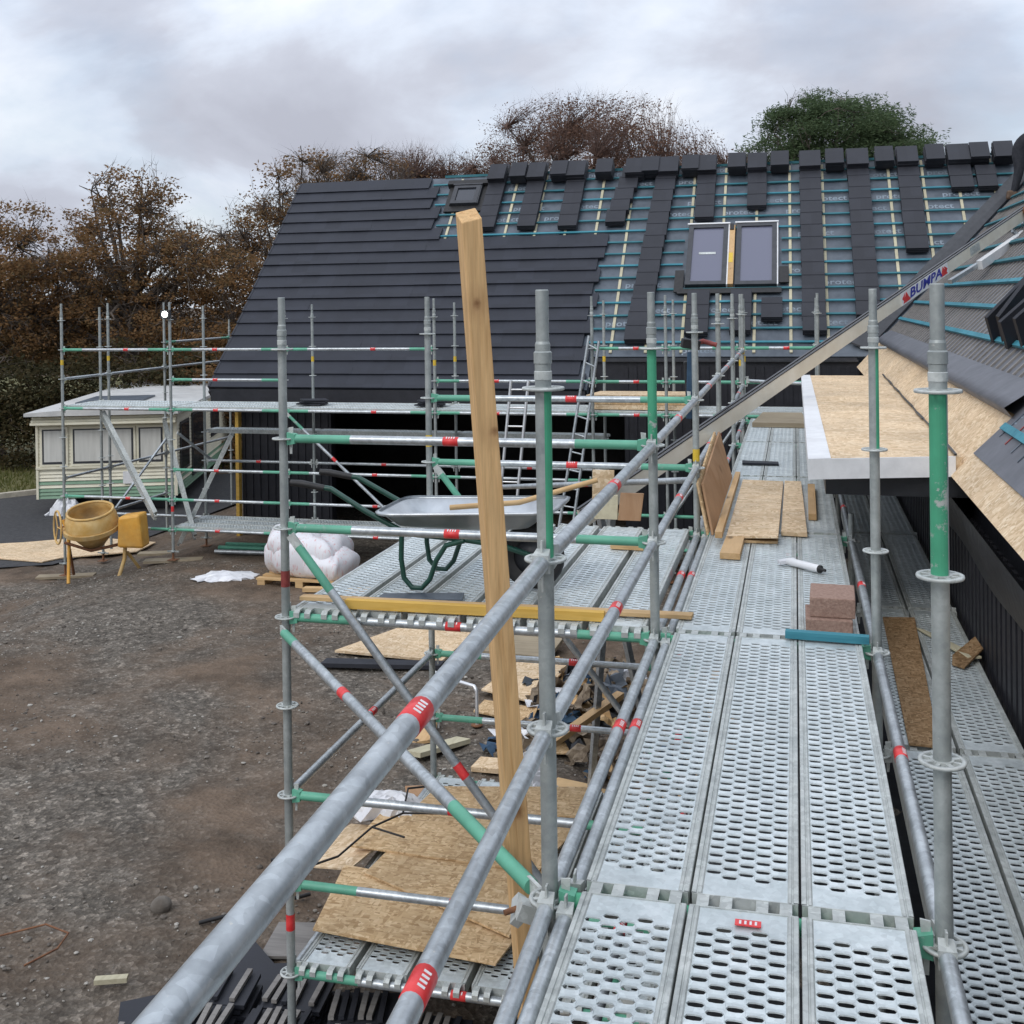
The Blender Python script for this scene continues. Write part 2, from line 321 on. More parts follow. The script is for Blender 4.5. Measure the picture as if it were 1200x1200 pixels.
az=N.new('ShaderNodeMath'); az.operation='ADD'; az.inputs[1].default_value=.46; L.new(sx.outputs[2],az.inputs[0])
mxz=N.new('ShaderNodeMath'); mxz.operation='MAXIMUM'; mxz.inputs[1].default_value=.05; L.new(az.outputs[0],mxz.inputs[0])
dv=N.new('ShaderNodeVectorMath'); dv.operation='DIVIDE'; cz=N.new('ShaderNodeCombineXYZ')
for i in range(3): L.new(mxz.outputs[0],cz.inputs[i])
L.new(tc.outputs['Generated'],dv.inputs[0]); L.new(cz.outputs[0],dv.inputs[1])
mp=N.new('ShaderNodeMapping'); mp.inputs['Scale'].default_value=(1,1,0); mp.inputs['Location'].default_value=(2.2,8.4,0); L.new(dv.outputs[0],mp.inputs[0])
n1=noise(N,L,mp.outputs[0],1.9,7,.54,.3); n2=noise(N,L,mp.outputs[0],2.6,5,.55)
cr=ramp(N,[(.34,(.46,.48,.56)),(.45,(.55,.58,.67)),(.52,(.67,.73,.84)),(.64,(.88,.92,.98))]); L.new(n1.outputs[0],cr.inputs[0])
bc=N.new('ShaderNodeBackground'); L.new(cr.outputs[0],bc.inputs[0])
st=N.new('ShaderNodeMapRange'); st.inputs[1].default_value=0; st.inputs[2].default_value=1; st.inputs[3].default_value=.96; st.inputs[4].default_value=1.9; L.new(sx.outputs[2],st.inputs[0]); L.new(st.outputs[0],bc.inputs[1])
mk=ramp(N,[(.50,1.),(.70,.62)]); L.new(n2.outputs[0],mk.inputs[0])
ms=N.new('ShaderNodeMixShader'); L.new(mk.outputs[0],ms.inputs[0]); L.new(bg.outputs[0],ms.inputs[1]); L.new(bc.outputs[0],ms.inputs[2]); L.new(ms.outputs[0],out.inputs[0])

# ------------------------------------------------------------------ ground
def sm(t): t=np.clip(t,0,1); return t*t*(3-2*t)
def gz(x,y):
    x=np.asarray(x,float); y=np.asarray(y,float)
    z=-2.52-.38*sm((-x-9.0)/2.4)-.18*sm((y-17)/6)*(1-sm((-x-9.0)/2.4))
    return z
def gzn(x,y):
    z=gz(x,y)
    z=z+.022*np.sin(x*1.9+.7*y)*np.sin(y*1.3-.5*x)+.012*np.sin(x*5.1+1)*np.sin(y*4.3)
    return z
def G(x,y): return float(gz(x,y))
xs=np.concatenate([np.array([-900,-400,-200,-110,-70,-50,-38,-30,-24,-20]),np.arange(-17,2.01,.16),np.array([4,8,14,24,45,90,200,450,900])])
ys=np.concatenate([np.array([-900,-400,-150,-60,-25,-12,-7]),np.arange(-5,19.01,.16),np.array([21,24,28,33,40,50,70,110,200,450,900])])
XX,YY=np.meshgrid(xs,ys,indexing='ij'); ZZ=gzn(XX,YY)
near=(XX>-17)&(XX<2)&(YY>-5)&(YY<19); ZZ=ZZ+np.where(near,rng.normal(0,.008,XX.shape),0)
V=np.stack([XX.ravel(),YY.ravel(),ZZ.ravel()],1); ny=len(ys); F=[]
for i in range(len(xs)-1):
    for j in range(ny-1): F.append((i*ny+j,(i+1)*ny+j,(i+1)*ny+j+1,i*ny+j+1))
m,nt,N,L,B=new_mat('gravel_and_mud'); v=coords(N,L,rand=False)
na=noise(N,L,v,.35,6,.6,.4); nb=noise(N,L,v,9,8,.75); nc=noise(N,L,v,1.6,6,.65); vo=N.new('ShaderNodeTexVoronoi'); vo.inputs['Scale'].default_value=26; L.new(v,vo.inputs['Vector'])
vo2=N.new('ShaderNodeTexVoronoi'); vo2.inputs['Scale'].default_value=55; L.new(v,vo2.inputs['Vector'])
gr=ramp(N,[(.30,(.072,.060,.049)),(.48,(.15,.131,.108)),(.62,(.215,.19,.16)),(.8,(.36,.33,.285))]); L.new(nb.outputs[0],gr.inputs[0])
sc=N.new('ShaderNodeSeparateColor'); L.new(vo.outputs['Color'],sc.inputs[0]); vr=ramp(N,[(0,.55),(.75,1.0),(1,1.9)]); L.new(sc.outputs[0],vr.inputs[0])
g1=mix(N,L,.8,gr.outputs[0],vr.outputs[0],'MULTIPLY')
sc2=N.new('ShaderNodeSeparateColor'); L.new(vo2.outputs['Color'],sc2.inputs[0]); vr2=ramp(N,[(0,.6),(.8,1.0),(1,1.7)]); L.new(sc2.outputs[1],vr2.inputs[0])
g1=mix(N,L,.6,g1,vr2.outputs[0],'MULTIPLY')
mud=ramp(N,[(.3,(.105,.073,.049)),(.7,(.185,.132,.093))]); L.new(nc.outputs[0],mud.inputs[0])
mk=ramp(N,[(.42,.0),(.58,.85)]); L.new(na.outputs[0],mk.inputs[0])
g2=mix(N,L,mk.outputs[0],g1,mud.outputs[0])
dr=ramp(N,[(.3,.55),(.62,1.1)]); L.new(nc.outputs[0],dr.inputs[0]); g2=mix(N,L,.7,g2,dr.outputs[0],'MULTIPLY')
# earth beyond the yard turns grassy with distance from the site
L.new(g2,B.inputs['Base Color']); B.inputs['Roughness'].default_value=.9; B.inputs['Specular IOR Level'].default_value=.25
bm_=N.new('ShaderNodeBump'); bm_.inputs['Strength'].default_value=.7; bm_.inputs['Distance'].default_value=.03; L.new(nb.outputs[0],bm_.inputs['Height'])
bm2=N.new('ShaderNodeBump'); bm2.inputs['Strength'].default_value=.8; bm2.inputs['Distance'].default_value=.015; L.new(vo.outputs['Distance'],bm2.inputs['Height']); L.new(bm_.outputs[0],bm2.inputs['Normal']); L.new(bm2.outputs[0],B.inputs['Normal'])
GROUND=m
mb=MB(); mb.add(V,F,m,True); struct('ground',mb)
TAR=gen('dark_tarmac',(.030,.031,.034),(.055,.055,.058),14,.85,bs=.4,bscale=80)
mb=MB(); pl=[(-27,8.5),(-15.5,12.6),(-12.2,14.2),(-11.8,16.2),(-11.9,27),(-15.3,23.3)]
c=(-16,17); V=[(x,y,G(x,y)+.035) for x,y in pl]+[(c[0],c[1],G(*c)+.035)]; mb.add(V,[(i,(i+1)%len(pl),len(pl)) for i in range(len(pl))],TAR); struct('road',mb)
mb=MB(); GRASSY=gen('rough_turf',(.07,.075,.022),(.15,.13,.05),3,.9,bs=.4,lo=.35,hi=.7)
pl=[(-90,-40),(-40,-8),(-15.4,23.2),(-14.5,60),(-90,60)]; mb.add([(x,y,-2.84) for x,y in pl],[tuple(range(len(pl)))],GRASSY); struct('lawn',mb)
KERB=gen('pale_kerb',(.36,.33,.27),(.48,.44,.37),8,.85)
mb=MB(); mb.beam((-40,-8,-2.83),(-15.4,23.2,-2.83),.18,.16,KERB); solo('kerb',mb,'pale kerb edging between dark tarmac and rough grass beside the caravan','kerb')
mb=MB(); V=[]; nx_,ny_=14,60  # added black ground sheet, stands in for shade seen through the deck holes
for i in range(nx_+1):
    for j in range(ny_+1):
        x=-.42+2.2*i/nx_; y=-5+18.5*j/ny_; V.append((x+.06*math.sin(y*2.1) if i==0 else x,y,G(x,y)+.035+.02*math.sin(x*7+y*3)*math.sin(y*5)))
mb.add(V,[(i*(ny_+1)+j,(i+1)*(ny_+1)+j,(i+1)*(ny_+1)+j+1,i*(ny_+1)+j+1) for i in range(nx_) for j in range(ny_)],BLKM,True); solo('ground_shade_sheet',mb,'black sheet added on the ground as shade under the walkway','shade sheet')
# gravel stones (uncountable)
ico=[(0,0,1),(.9,0,.35),(.28,.85,.35),(-.73,.53,.35),(-.73,-.53,.35),(.28,-.85,.35),(.6,.45,-.4),(-.3,.75,-.4),(-.85,0,-.4),(-.3,-.75,-.4),(.6,-.45,-.4)]
icf=[(0,1,2),(0,2,3),(0,3,4),(0,4,5),(0,5,1),(1,6,2),(2,7,3),(3,8,4),(4,9,5),(5,10,1),(2,6,7),(3,7,8),(4,8,9),(5,9,10),(1,10,6)]
ico=np.array(ico); n=24000
px=rng.uniform(-11.5,-.2,n); py=rng.uniform(1.5,13.5,n)
keep=(np.sin(px*1.1+py*.6)+np.sin(py*1.7-px*.5)+rng.normal(0,.7,n))>-.05; px,py=px[keep],py[keep]; n=len(px)
sz=rng.gamma(1.7,.0036,n)+.0035; VV=np.zeros((n,11,3)); 
jit=rng.uniform(.75,1.25,(n,11,1)); a=rng.uniform(0,6.28,n); cs,sn=np.cos(a),np.sin(a); st_=rng.uniform(.6,1.3,(n,3))
q=ico[None]*jit*sz[:,None,None]*st_[:,None,:]
VV[...,0]=q[...,0]*cs[:,None]-q[...,1]*sn[:,None]+px[:,None]; VV[...,1]=q[...,0]*sn[:,None]+q[...,1]*cs[:,None]+py[:,None]; VV[...,2]=q[...,2]*.7+(gzn(px,py)+sz*.25)[:,None]
FF=(np.array(icf)[None]+np.arange(n)[:,None,None]*11).reshape(-1,3)
STM,nt,N,L,B=new_mat('loose_stones'); g=N.new('ShaderNodeNewGeometry'); r=ramp(N,[(0,(.085,.072,.06)),(.45,(.16,.14,.118)),(.8,(.26,.24,.21)),(1,(.42,.40,.36))]); L.new(g.outputs['Random Per Island'],r.inputs[0]); L.new(r.outputs[0],B.inputs['Base Color']); B.inputs['Roughness'].default_value=.9
mb=MB(); mb.add(VV.reshape(-1,3),FF.tolist(),STM); solo('gravel',mb,'loose grey and brown stones strewn over the muddy yard','gravel',kind='stuff')
n=5000; q1=rng.uniform(-2,9,n); q2=rng.uniform(.12,8,n); px=-17.9+.62*q1-.785*q2; py=20.0+.785*q1+.62*q2; h=rng.uniform(.05,.22,n); a=rng.uniform(0,6.28,n); w=.02
V=np.zeros((n,3,3)); V[:,0]=np.stack([px-np.cos(a)*w,py-np.sin(a)*w,0*px-2.84],1); V[:,1]=np.stack([px+np.cos(a)*w,py+np.sin(a)*w,0*px-2.84],1); V[:,2]=np.stack([px+rng.normal(0,.06,n),py+rng.normal(0,.06,n),h-2.84],1)
mb=MB(); mb.add(V.reshape(-1,3),np.arange(n*3).reshape(-1,3).tolist(),LF_GRS); solo('grass',mb,'rough yellowish grass growing behind the kerb beside the caravan','grass',kind='stuff')

# ------------------------------------------------------------------ scaffold components
R_=.02415
_std={}
def std_mesh(zb,zt,green,tapes):
    key=(zb,zt,green,tapes)
    if key in _std: return _std[key]
    mb=MB(); n=20; base=GD
    zs=sorted({zb,min(zt-.19,1.60)}|({1.0,1.495} if green else set())|{q for t in tapes for q in (t[0],t[0]+.09)})
    for a,b in zip(zs[:-1],zs[1:]):
        col=base; tm=[t for t in tapes if abs(t[0]-a)<1e-6]; r=R_
        if tm: col=tm[0][1]; r=R_+.0012
        if green and a>=.99 and b<=1.5:
            for k in range(n):
                t0,t1=2*math.pi*k/n,2*math.pi*(k+1)/n; mid=(t0+t1)/2
                g = green=='all' or (green=='right' and math.cos(mid-.25)>.05) or (green=='left' and math.cos(mid-.25)<.55)
                mb.add([(R_*math.cos(t0),R_*math.sin(t0),a),(R_*math.cos(t1),R_*math.sin(t1),a),(R_*math.cos(t1),R_*math.sin(t1),b),(R_*math.cos(t0),R_*math.sin(t0),b)],[(0,1,2,3)],GREEN if g else base,True)
        else:
            mb.lathe([(r,a),(r,b)],(0,0,0),col,n)
    top=zs[-1]
    if zt-top>.1:
        mb.lathe([(R_,top-.075),(.0262,top-.073),(.0262,top-.05),(R_,top-.048)],(0,0,0),GR,n,sharp=True)
        mb.lathe([(R_,top-.028),(.0268,top-.026),(.0268,top+.006),(.0225,top+.010),(.0225,top+.03),(.0195,top+.038),(.0195,zt-.003),(.0175,zt),(.0,zt)],(0,0,0),GD,n,sharp=True)
    else: mb.lathe([(R_,top),(R_-.004,top+.001),(R_-.004,top-.05)],(0,0,0),GD,n)
    _std[key]=mb.mesh('standard'); return _std[key]
def ros_mesh():
    mb=MB(); n=32; ro,ri=.0615,.050
    mb.lathe([(ri,-.0045),(ro,-.0045),(ro+.0015,0),(ro,.0045),(ri,.0045),(ri,-.0045)],(0,0,0),GR,n)
    mb.lathe([(R_-.001,-.0055),(.031,-.0055),(.031,.0055),(R_-.001,.0055)],(0,0,0),GR,20,smooth=False)
    for k in range(8):
        t=math.pi/8+k*math.pi/4; c,s=math.cos(t),math.sin(t)
        mb.beam((c*.029,s*.029,0),(c*.052,s*.052,0),.010 if k%2 else .014,.008,GR)
    return mb.mesh('rosette')
ROS=ros_mesh()
def inst(name,me,parent,loc,rot=(0,0,0)):
    o=bpy.data.objects.new(name,me); COL.objects.link(o); o.parent=parent; o.location=loc; o.rotation_euler=rot
    WL[o]=WL[parent]; return o
def standard(th,x,y,zb=-2.45,zt=1.79,green=None,tapes=(),levels=(1.5,1,.5,0,-.5,-1,-1.5,-2),base=None):
    o=inst('standard',std_mesh(zb,zt,green,tuple(tapes)),th,Vector((x,y,0))-WL[th])
    for z in levels:
        if zb<z<zt: inst('rosette',ROS,o,(0,0,z))
    if base is not None: part_base(o,zb,base)
    return o
_bs={}
def part_base(o,zb,gzv):
    k=round(zb-gzv,3)
    if k not in _bs:
        mb=MB(); mb.lathe([(.018,0),(.018,k+.12)],(0,0,-k),RUST,12); mb.box(-.075,.075,-.075,.075,-k,-k+.008,RUST); mb.lathe([(.02,.0),(.045,.004),(.045,.03),(.02,.034)],(0,0,-.035),GD,10)
        mb.beam((-.11,0,-.02),(.11,0,-.02),.02,.02,GD)
        _bs[k]=mb.mesh('base_jack')
    inst('base_jack',_bs[k],o,(0,0,zb))
_led={}
def led_mesh(Ln,paint):
    key=(round(Ln,3),paint)
    if key in _led: return _led[key]
    mb=MB(); a,b=.066,Ln-.066; g=.34
    if paint: 
        pm=GREENL if paint in('g','gl') else GREEN
        e0=a+g; e1=b-g if paint!='gl' else b
        mb.tube((a,0,0),(e0,0,0),R_,pm,16); mb.tube((e0,0,0),(e1,0,0),R_,GA,16)
        if e1<b: mb.tube((e1,0,0),(b,0,0),R_,pm,16)
    else: mb.tube((a,0,0),(b,0,0),R_,GA,16)
    for s,x0 in ((1,0),(-1,Ln)):
        hm=GREENL if paint and not(paint=='gl' and s<0) else GR
        mb.hexa([(x0+s*.030,-.020,-.036),(x0+s*.078,-.024,-.026),(x0+s*.078,.024,-.026),(x0+s*.030,.020,-.036),(x0+s*.030,-.020,.036),(x0+s*.078,-.024,.026),(x0+s*.078,.024,.026),(x0+s*.030,.020,.036)],hm)
        mb.hexa([(x0+s*.040,-.003,-.085),(x0+s*.052,-.003,-.085),(x0+s*.052,.003,-.085),(x0+s*.040,.003,-.085),(x0+s*.034,-.003,.062),(x0+s*.062,-.003,.066),(x0+s*.062,.003,.066),(x0+s*.034,.003,.062)],GR)
    _led[key]=mb.mesh('ledger'); return _led[key]
_tp=None
def tape_mesh():
    mb=MB(); r=R_+.0011; mb.lathe([(R_,-.043),(r,-.042),(r,.042),(R_,.043)],(0,0,0),RED,16,ax='x')
    for k in range(4): mb.obox((-.022+k*.014,-.5*r,.87*r),(.006,.016,.0012),WHT,(.52,0,.0))
    return mb.mesh('tape_band')
TAPE=tape_mesh()
def ledger(th,p0,p1,paint='g',tape=True,f=.475,name='ledger'):
    p0=Vector(p0); p1=Vector(p1); d=p1-p0; Ln=d.length
    o=inst(name,led_mesh(Ln,paint),th,p0-WL[th],(0,-math.asin(d.z/Ln),math.atan2(d.y,d.x)))
    if tape: inst('tape_band',TAPE,o,(Ln*f,0,0))
    return o
def brace(th,p0,p1,ends=GREENL,tape=(.5,),g=.3,g0=None,name='diagonal_brace'):
    p0=Vector(p0); p1=Vector(p1); u=(p1-p0).normalized(); Ln=(p1-p0).length; g0=g if g0 is None else g0
    mb=MB(); mb.tube(p0+u*.05,p0+u*(.05+g0),R_,ends,16); mb.tube(p0+u*(.05+g0),p1-u*(.05+g),R_,GA,16); mb.tube(p1-u*(.05+g),p1-u*.05,R_,ends,16)
    for p,s in ((p0,1),(p1,-1)): mb.beam(p-u*s*.03,p+u*s*.07,.012,.05,GR)
    o=part(name,mb,th)
    for f in tape:
        c=p0+u*Ln*f; m2=MB(); m2.path([c-u*.042,c+u*.042],R_+.0012,RED,16); t=MB(); part('tape_band',m2,o)
    return o
# perforated decks -------------------------------------------------------------
def deck_meshes(Ln,W=.300):
    L0,L1=.034,Ln-.034; cw,ch=.0475,.052; nc=5; x0=-nc*cw/2; rows=int((L1-L0-.13)/ch); y0=(Ln-rows*ch)/2
    pl=MB(); V=[]; F=[]; SL=[]
    def cell(cx,cy,hw,hh):
        b=len(V); sw,sh=.0228,.0124
        out=[(-hw,-hh),(0,-hh),(hw,-hh),(hw,0),(hw,hh),(0,hh),(-hw,hh),(-hw,0)]
        inn=[(-sw*.72,-sh*.85),(0,-sh),(sw*.72,-sh*.85),(sw,0),(sw*.72,sh*.85),(0,sh),(-sw*.72,sh*.85),(-sw,0)]
        for (x,y) in out: V.append((cx+x,cy+y,0))
        for (x,y) in inn: V.append((cx+x,cy+y,.0022))
        for (x,y) in inn: V.append((cx+x*.98,cy+y*.92,-.0015))
        for k in range(8):
            j=(k+1)%8; F.append((b+k,b+j,b+8+j,b+8+k)); F.append((b+8+k,b+8+j,b+16+j,b+16+k))
    for c in range(nc):
        cx=x0+(c+.5)*cw; off=0 if c%2 else ch/2; nr=rows if c%2 else rows-1
        for r in range(nr): cell(cx,y0+off+(r+.5)*ch,cw/2,ch/2)
        xa,xb=cx-cw/2,cx+cw/2
        for ya,yb in ((L0,y0+off),(y0+off+nr*ch,L1)):
            b=len(V); V.extend([(xa,ya,0),(xb,ya,0),(xb,yb,0),(xa,yb,0)]); F.append((b,b+1,b+2,b+3))
    pl.add(V,F,DK)
    plate=pl.mesh('perforated_plate')
    rails=[]
    for s in (-1,1):
        rm=MB(); xi=nc*cw/2; xo=W/2
        prof=[(xi,0),(xi+.004,.004),(xi+.011,.004),(xi+.013,.001),(xi+.016,.001),(xi+.018,.005),(xo-.002,.005),(xo,.003),(xo,-.065),(xo-.022,-.065)]
        k=len(prof); V=[(s*a,y,b) for y in (L0,L1) for a,b in prof]; rm.add(V,[(i,i+1,k+i+1,k+i) for i in range(k-1)],DR)
        rails.append(rm.mesh('side_rail'))
    ends=[]
    for s,yy in ((1,L0),(-1,L1)):
        em=MB(); em.box(-W/2+.002,W/2-.002,min(yy,yy-s*.004),max(yy,yy-s*.004),-.065,.003,DR)
        for cx in (-.115,-.05,.05,.115):
            ya=yy-s*.003; P=[(ya,.002),(ya-s*.040,.001),(ya-s*.060,-.014),(ya-s*.060,-.040),(ya-s*.052,-.040),(ya-s*.051,-.02),(ya-s*.037,-.009),(ya,-.012)]
            em.prism([(cx-.017,a,b) for a,b in P],(.034,0,0),DR)
        ends.append(em.mesh('end_hooks'))
    return plate,rails,ends
_dk={}
def deck(x,y,z,Ln,label,group,rotz=0,origin=None):
    k=round(Ln,3)
    if k not in _dk:
        plate,rails,ends=deck_meshes(Ln)
        t=thing('scaffold_deck',label,'scaffold deck',(x,y,z),group,rotz); _dk[k]=t
        inst('perforated_plate',plate,t,(0,0,0))
        for r in rails: inst('side_rail',r,t,(0,0,0))
        for e in ends: inst('end_hooks',e,t,(0,0,0))
        return t
    t=copy_tree(_dk[k]); t.location=(x,y,z); t.rotation_euler=(0,0,rotz); t['label']=label; t['group']=group; WL[t]=Vector((x,y,z)); return t

# ------------------------------------------------------------------ walkway scaffold beside the right wing
W_=thing('walkway_scaffold','galvanised tube scaffold with green painted posts carrying the walkway beside the right wing','scaffold',(0,0,-2.5))
ys7=[-2.57,0,2.57,5.14,7.71,10.28,12.85]
YT=(.72,YEL)
for i,y in enumerate(ys7):
    standard(W_,0,y,green={1:'right',2:'all'}.get(i),tapes=((.55,YEL),) if i==3 else ((.42,REDD),) if i in (4,5) else ((.95,YEL),) if i==6 else ())
    standard(W_,1.09,y,zt=1.79 if i<3 else .2,green={1:'left',2:'right'}.get(i))
    ledger(W_,(0,y,0),(1.09,y,0),'G',False)
    if i<6:
        y2=ys7[i+1]
        for z in ((1,.5) ):
            ledger(W_,(.07 if i==0 else 0,y,z),(0,y2,z),'',True,f=.5 if i!=0 else .505)
        ledger(W_,(.05 if i==0 else 0,y,0),(0,y2,0),'',True,f=.52)
        ledger(W_,(1.09,y,0),(1.09,y2,0),'',True,f=.5)
        if i<4: ledger(W_,(.062,y+.02,-.012),(.062,y2-.02,-.012),'',True,f=.54)
    if i<6: ledger(W_,(1.09,y,-.5),(1.82,y,-.5),'',False)
# loading bay out to the left, where the wheelbarrow stands
for (x,y,tp) in ((-2.07,2.57,((.17,REDD),(-1.76,RED))),(-2.07,5.14,((.62,YEL),(-1.4,RED)))):
    standard(W_,x,y,tapes=tp)
for z in (1,.5,0,-1,-1.5,-2):
    ledger(W_,(-2.07,2.57,z),(0,2.57,z),'g' ,True,.475)
    ledger(W_,(-2.07,5.14,z),(0,5.14,z),'g',True,.55)
for z in (0,-1,-2): ledger(W_,(-2.07,2.57,z),(-2.07,5.14,z),'',z==-1,.5)
for z in (-.5,-1.5): ledger(W_,(0,2.57,z),(0,5.14,z),'',True,.5)
ledger(W_,(0,0,-.8),(0,2.57,-.8),'',True,.5)
brace(W_,(-1.99,2.51,.45),(-.16,2.51,-1.86),tape=(.52,),g0=.30,g=.1)
brace(W_,(-2.06,2.50,-.06),(-.05,.07,-.03),tape=(.37,),g=.62,g0=.24)
brace(W_,(-1.99,5.10,.45),(-.16,5.10,-1.86),tape=(.5,))
brace(W_,(-.03,5.2,.40),(-2.3,7.8,-.15),tape=(.45,),ends=GA)
brace(W_,(-.02,2.63,-1.9),(-.02,5.05,-.1),tape=(.5,),ends=GA)
# clamp near the foot of the front post
cl=MB(); cl.lathe([(.026,-.05),(.036,-.05),(.036,-.0),(.026,-.0)],(0,0,-.03),GR,14); cl.obox((-.06,.02,-.06),(.09,.05,.05),GR,(0,.4,.4)); cl.obox((-.11,.05,-.075),(.03,.09,.035),GR,(.4,.6,.4)); cl.tube((-.14,.0,-.06),(-.06,.06,-.05),.009,RUST,8)
part('swivel_clamp',cl,W_)
for (x,y) in ((0,0),(1.09,0),(0,2.57),(1.09,2.57),(-2.07,2.57),(-2.07,5.14),(0,5.14)):
    pass
g_w='perforated steel boards of the walkway'; bayn=['nearest the camera','second from the camera','third from the camera','under the OSB offcuts','beyond the OSB offcuts','last before the dark house']
for i in range(6):
    for j,nm in enumerate(('left','middle','right')):
        deck(.2525+j*.307,ys7[i],.045,2.57,f'{nm} perforated steel board in the walkway bay {bayn[i]}',g_w)
    for j,nm in enumerate(('beside the posts','against the black wall')):
        deck(1.305+j*.315,ys7[i],-.46,2.57,f'lower perforated board {nm}, walkway bay {bayn[i].split(",")[0]}','lower inner boards along the black wall')
for j in range(6):
    nm=['leftmost','second from left','third from left','third from right','second from right','rightmost'][j]
    deck(-2.07+.19+j*.335,2.57,.045,2.57,f'{nm} steel board of the loading bay under the wheelbarrow','loading bay boards under the wheelbarrow')
    deck(-2.07+.19+j*.335,2.57,-1.955,2.57,f'{nm} steel board of the low platform under the loose OSB sheets','low platform boards under the OSB sheets')

# ------------------------------------------------------------------ scaffold across the house front
H_=thing('house_front_scaffold','distant galvanised scaffold with red taped rails standing across the dark house front','scaffold',(-6,13.53,-2.5))
OX=[-11.45,-9.38,-7.31,-4.76,-2.26,-1.15,-.06,1.03]; YO,YI=13.53,14.62
for i,x in enumerate(OX):
    b=G(x,YO); zb=max(b+.06,-2.78)
    standard(H_,x,YO,zb=zb+.14,zt=1.79,tapes=((.74,YEL),) if i in (0,3,6) else ((-1.7,RED),) if i in (1,) else (),base=b+.04)
    standard(H_,x,YI,zb=G(x,YI)+.2,zt=1.72,tapes=((.74,YEL),) if i in (2,3,4,6) else (),base=G(x,YI)+.04)
    for z in (0,-2): ledger(H_,(x,YO,z),(x,YI,z),'',False)
    if i<7:
        x2=OX[i+1]
        L_=dict(o=[0,-1.5,-2],n=[0,-2])
        if i!=3: L_['o'].append(1)
        if i==3: L_['o'].append(.5)
        if i==2: L_['o'].append(1)
        if i in (1,4,5,6): L_['o'].append(.5)
        if i in (1,2,3): L_['o'].append(-1)
        for z in sorted(set(L_['o'])): ledger(H_,(x,YO,z),(x2,YO,z),'g',True,.4 if i%2 else .6)
        for z in L_['n']+([-1] if i in (1,2,3) else []): ledger(H_,(x,YI,z),(x2,YI,z),'',True,.5)
for y in (14.87,16.75,19.4):
    standard(H_,-11.45,y,zb=-2.7,zt=1.79 if y<19 else 1.4,tapes=((.74,YEL),) if y<16 else ())
for a,b in ((YO,14.87),(14.87,16.75),(16.75,19.4)):
    for z in ((.5,-1.2,-2) if a<16 else (1,.5,-1.2)): ledger(H_,(-11.45,a,z),(-11.45,b,z),'' if z!=1 else 'g',False)
brace(H_,(-11.4,14.9,-2.0),(-11.4,16.7,-.9),tape=(),ends=GA); brace(H_,(-9.3,14.7,-1.0),(-9.3,13.6,-.4),tape=(),ends=GA)
brace(H_,(-7.25,13.48,-.05),(-5.35,13.48,-1.75),tape=(.42,),g=.3); brace(H_,(-.06,13.47,0),(-1.15,13.47,-1.6),tape=(),ends=GA)
g_u='upper boards across the house front'; g_l='lower boards across the house front'
bn=['outermost bay by the caravan','bay in front of the caravan door','bay left of the garage opening','bay across the garage opening','narrow bay behind the ladders','narrow bay behind the green post','narrow bay by the walkway end']
for i in range(7):
    Ln=OX[i+1]-OX[i]
    for j,nm in enumerate(('front','middle','back')):
        y=YO+.19+j*.335
        deck(OX[i],y,.045,Ln,f'{nm} steel board at eaves height, {bn[i]}',g_u,-math.pi/2)
        if i>0: deck(OX[i],y,-1.955,Ln,f'{nm} steel board near the ground, {bn[i]}',g_l,-math.pi/2)
    if 1<=i<=3: deck(OX[i],14.84,-.46,Ln,f'steel board below the eaves against the wall, {bn[i]}','boards just below the eaves',-math.pi/2)
# tall timber post tied to the front standard
tp=MB(); c1=Vector((-.155,.45,-.95)); c2=Vector((-.352,.45,2.05)); u=(c2-c1).normalized(); a=u.cross(Vector((0,1,0))).normalized(); b=u.cross(a).normalized(); h=.036; ang=.55
A=a*math.cos(ang)+b*math.sin(ang); Bv=-a*math.sin(ang)+b*math.cos(ang)
P=[]; 
for c in (c1,c2):
    for s,t in ((-1,-1),(1,-1),(1,1),(-1,1)):
        q=A*h*s+Bv*h*t; e=Vector((0,0,0)) if c is c1 else u*(q.y*.62+q.x*-.15)
        P.append(c+q+e)
tp.hexa(P,KNOT); solo('timber_post',tp,'tall pale sawn timber post leaning left beside the front scaffold standard','timber post',bevel=.003)
# ------------------------------------------------------------------ house: main roof and right wing
HS=thing('house','dark clad house with a steep charcoal roof half tiled and half bare blue battens','house',(-2,17,-2.5))
Y0,Z0=15.2,.21
def PM(x,s,n): return Vector((x,Y0+(s-n)/S2,Z0+(s+n)/S2))
XE,ZE=1.668,.60
def PW(y,t,n): return Vector((XE+(t-n)/S2,y,ZE+(t+n)/S2))
def sbox(mb,x0,x1,s0,s1,n0,n1,mat,P=PM,n2=None,n3=None):
    n2=n0 if n2 is None else n2; n3=n1 if n3 is None else n3     # lower edge n0..n1, upper edge n2..n3
    return mb.hexa([P(x0,s0,n0),P(x1,s0,n0),P(x1,s1,n2),P(x0,s1,n2),P(x0,s0,n1),P(x1,s0,n1),P(x1,s1,n3),P(x0,s1,n3)],mat)
SR=(19.3-Y0)*S2
def xval(y): return y-13.92                     # valley line (x on the main roof at a given y)
# roof decks (underlay sheets)
mb=MB(); e=[(-9.5,15.22),(-2.66,15.22),(-2.66,15.75),(1.83,15.75),(5.38,19.3),(-9.5,19.3)]
mb.prism([PM(x,(y-Y0)*S2,0) for x,y in e],PM(0,0,-.16)-PM(0,0,0),UND)
mb.prism([(-9.5,19.3,4.31),(9,19.3,4.31),(9,23.4,.21),(-9.5,23.4,.21)],(0,-.1,-.12),TILE)
part('roof_underlay',mb,HS)
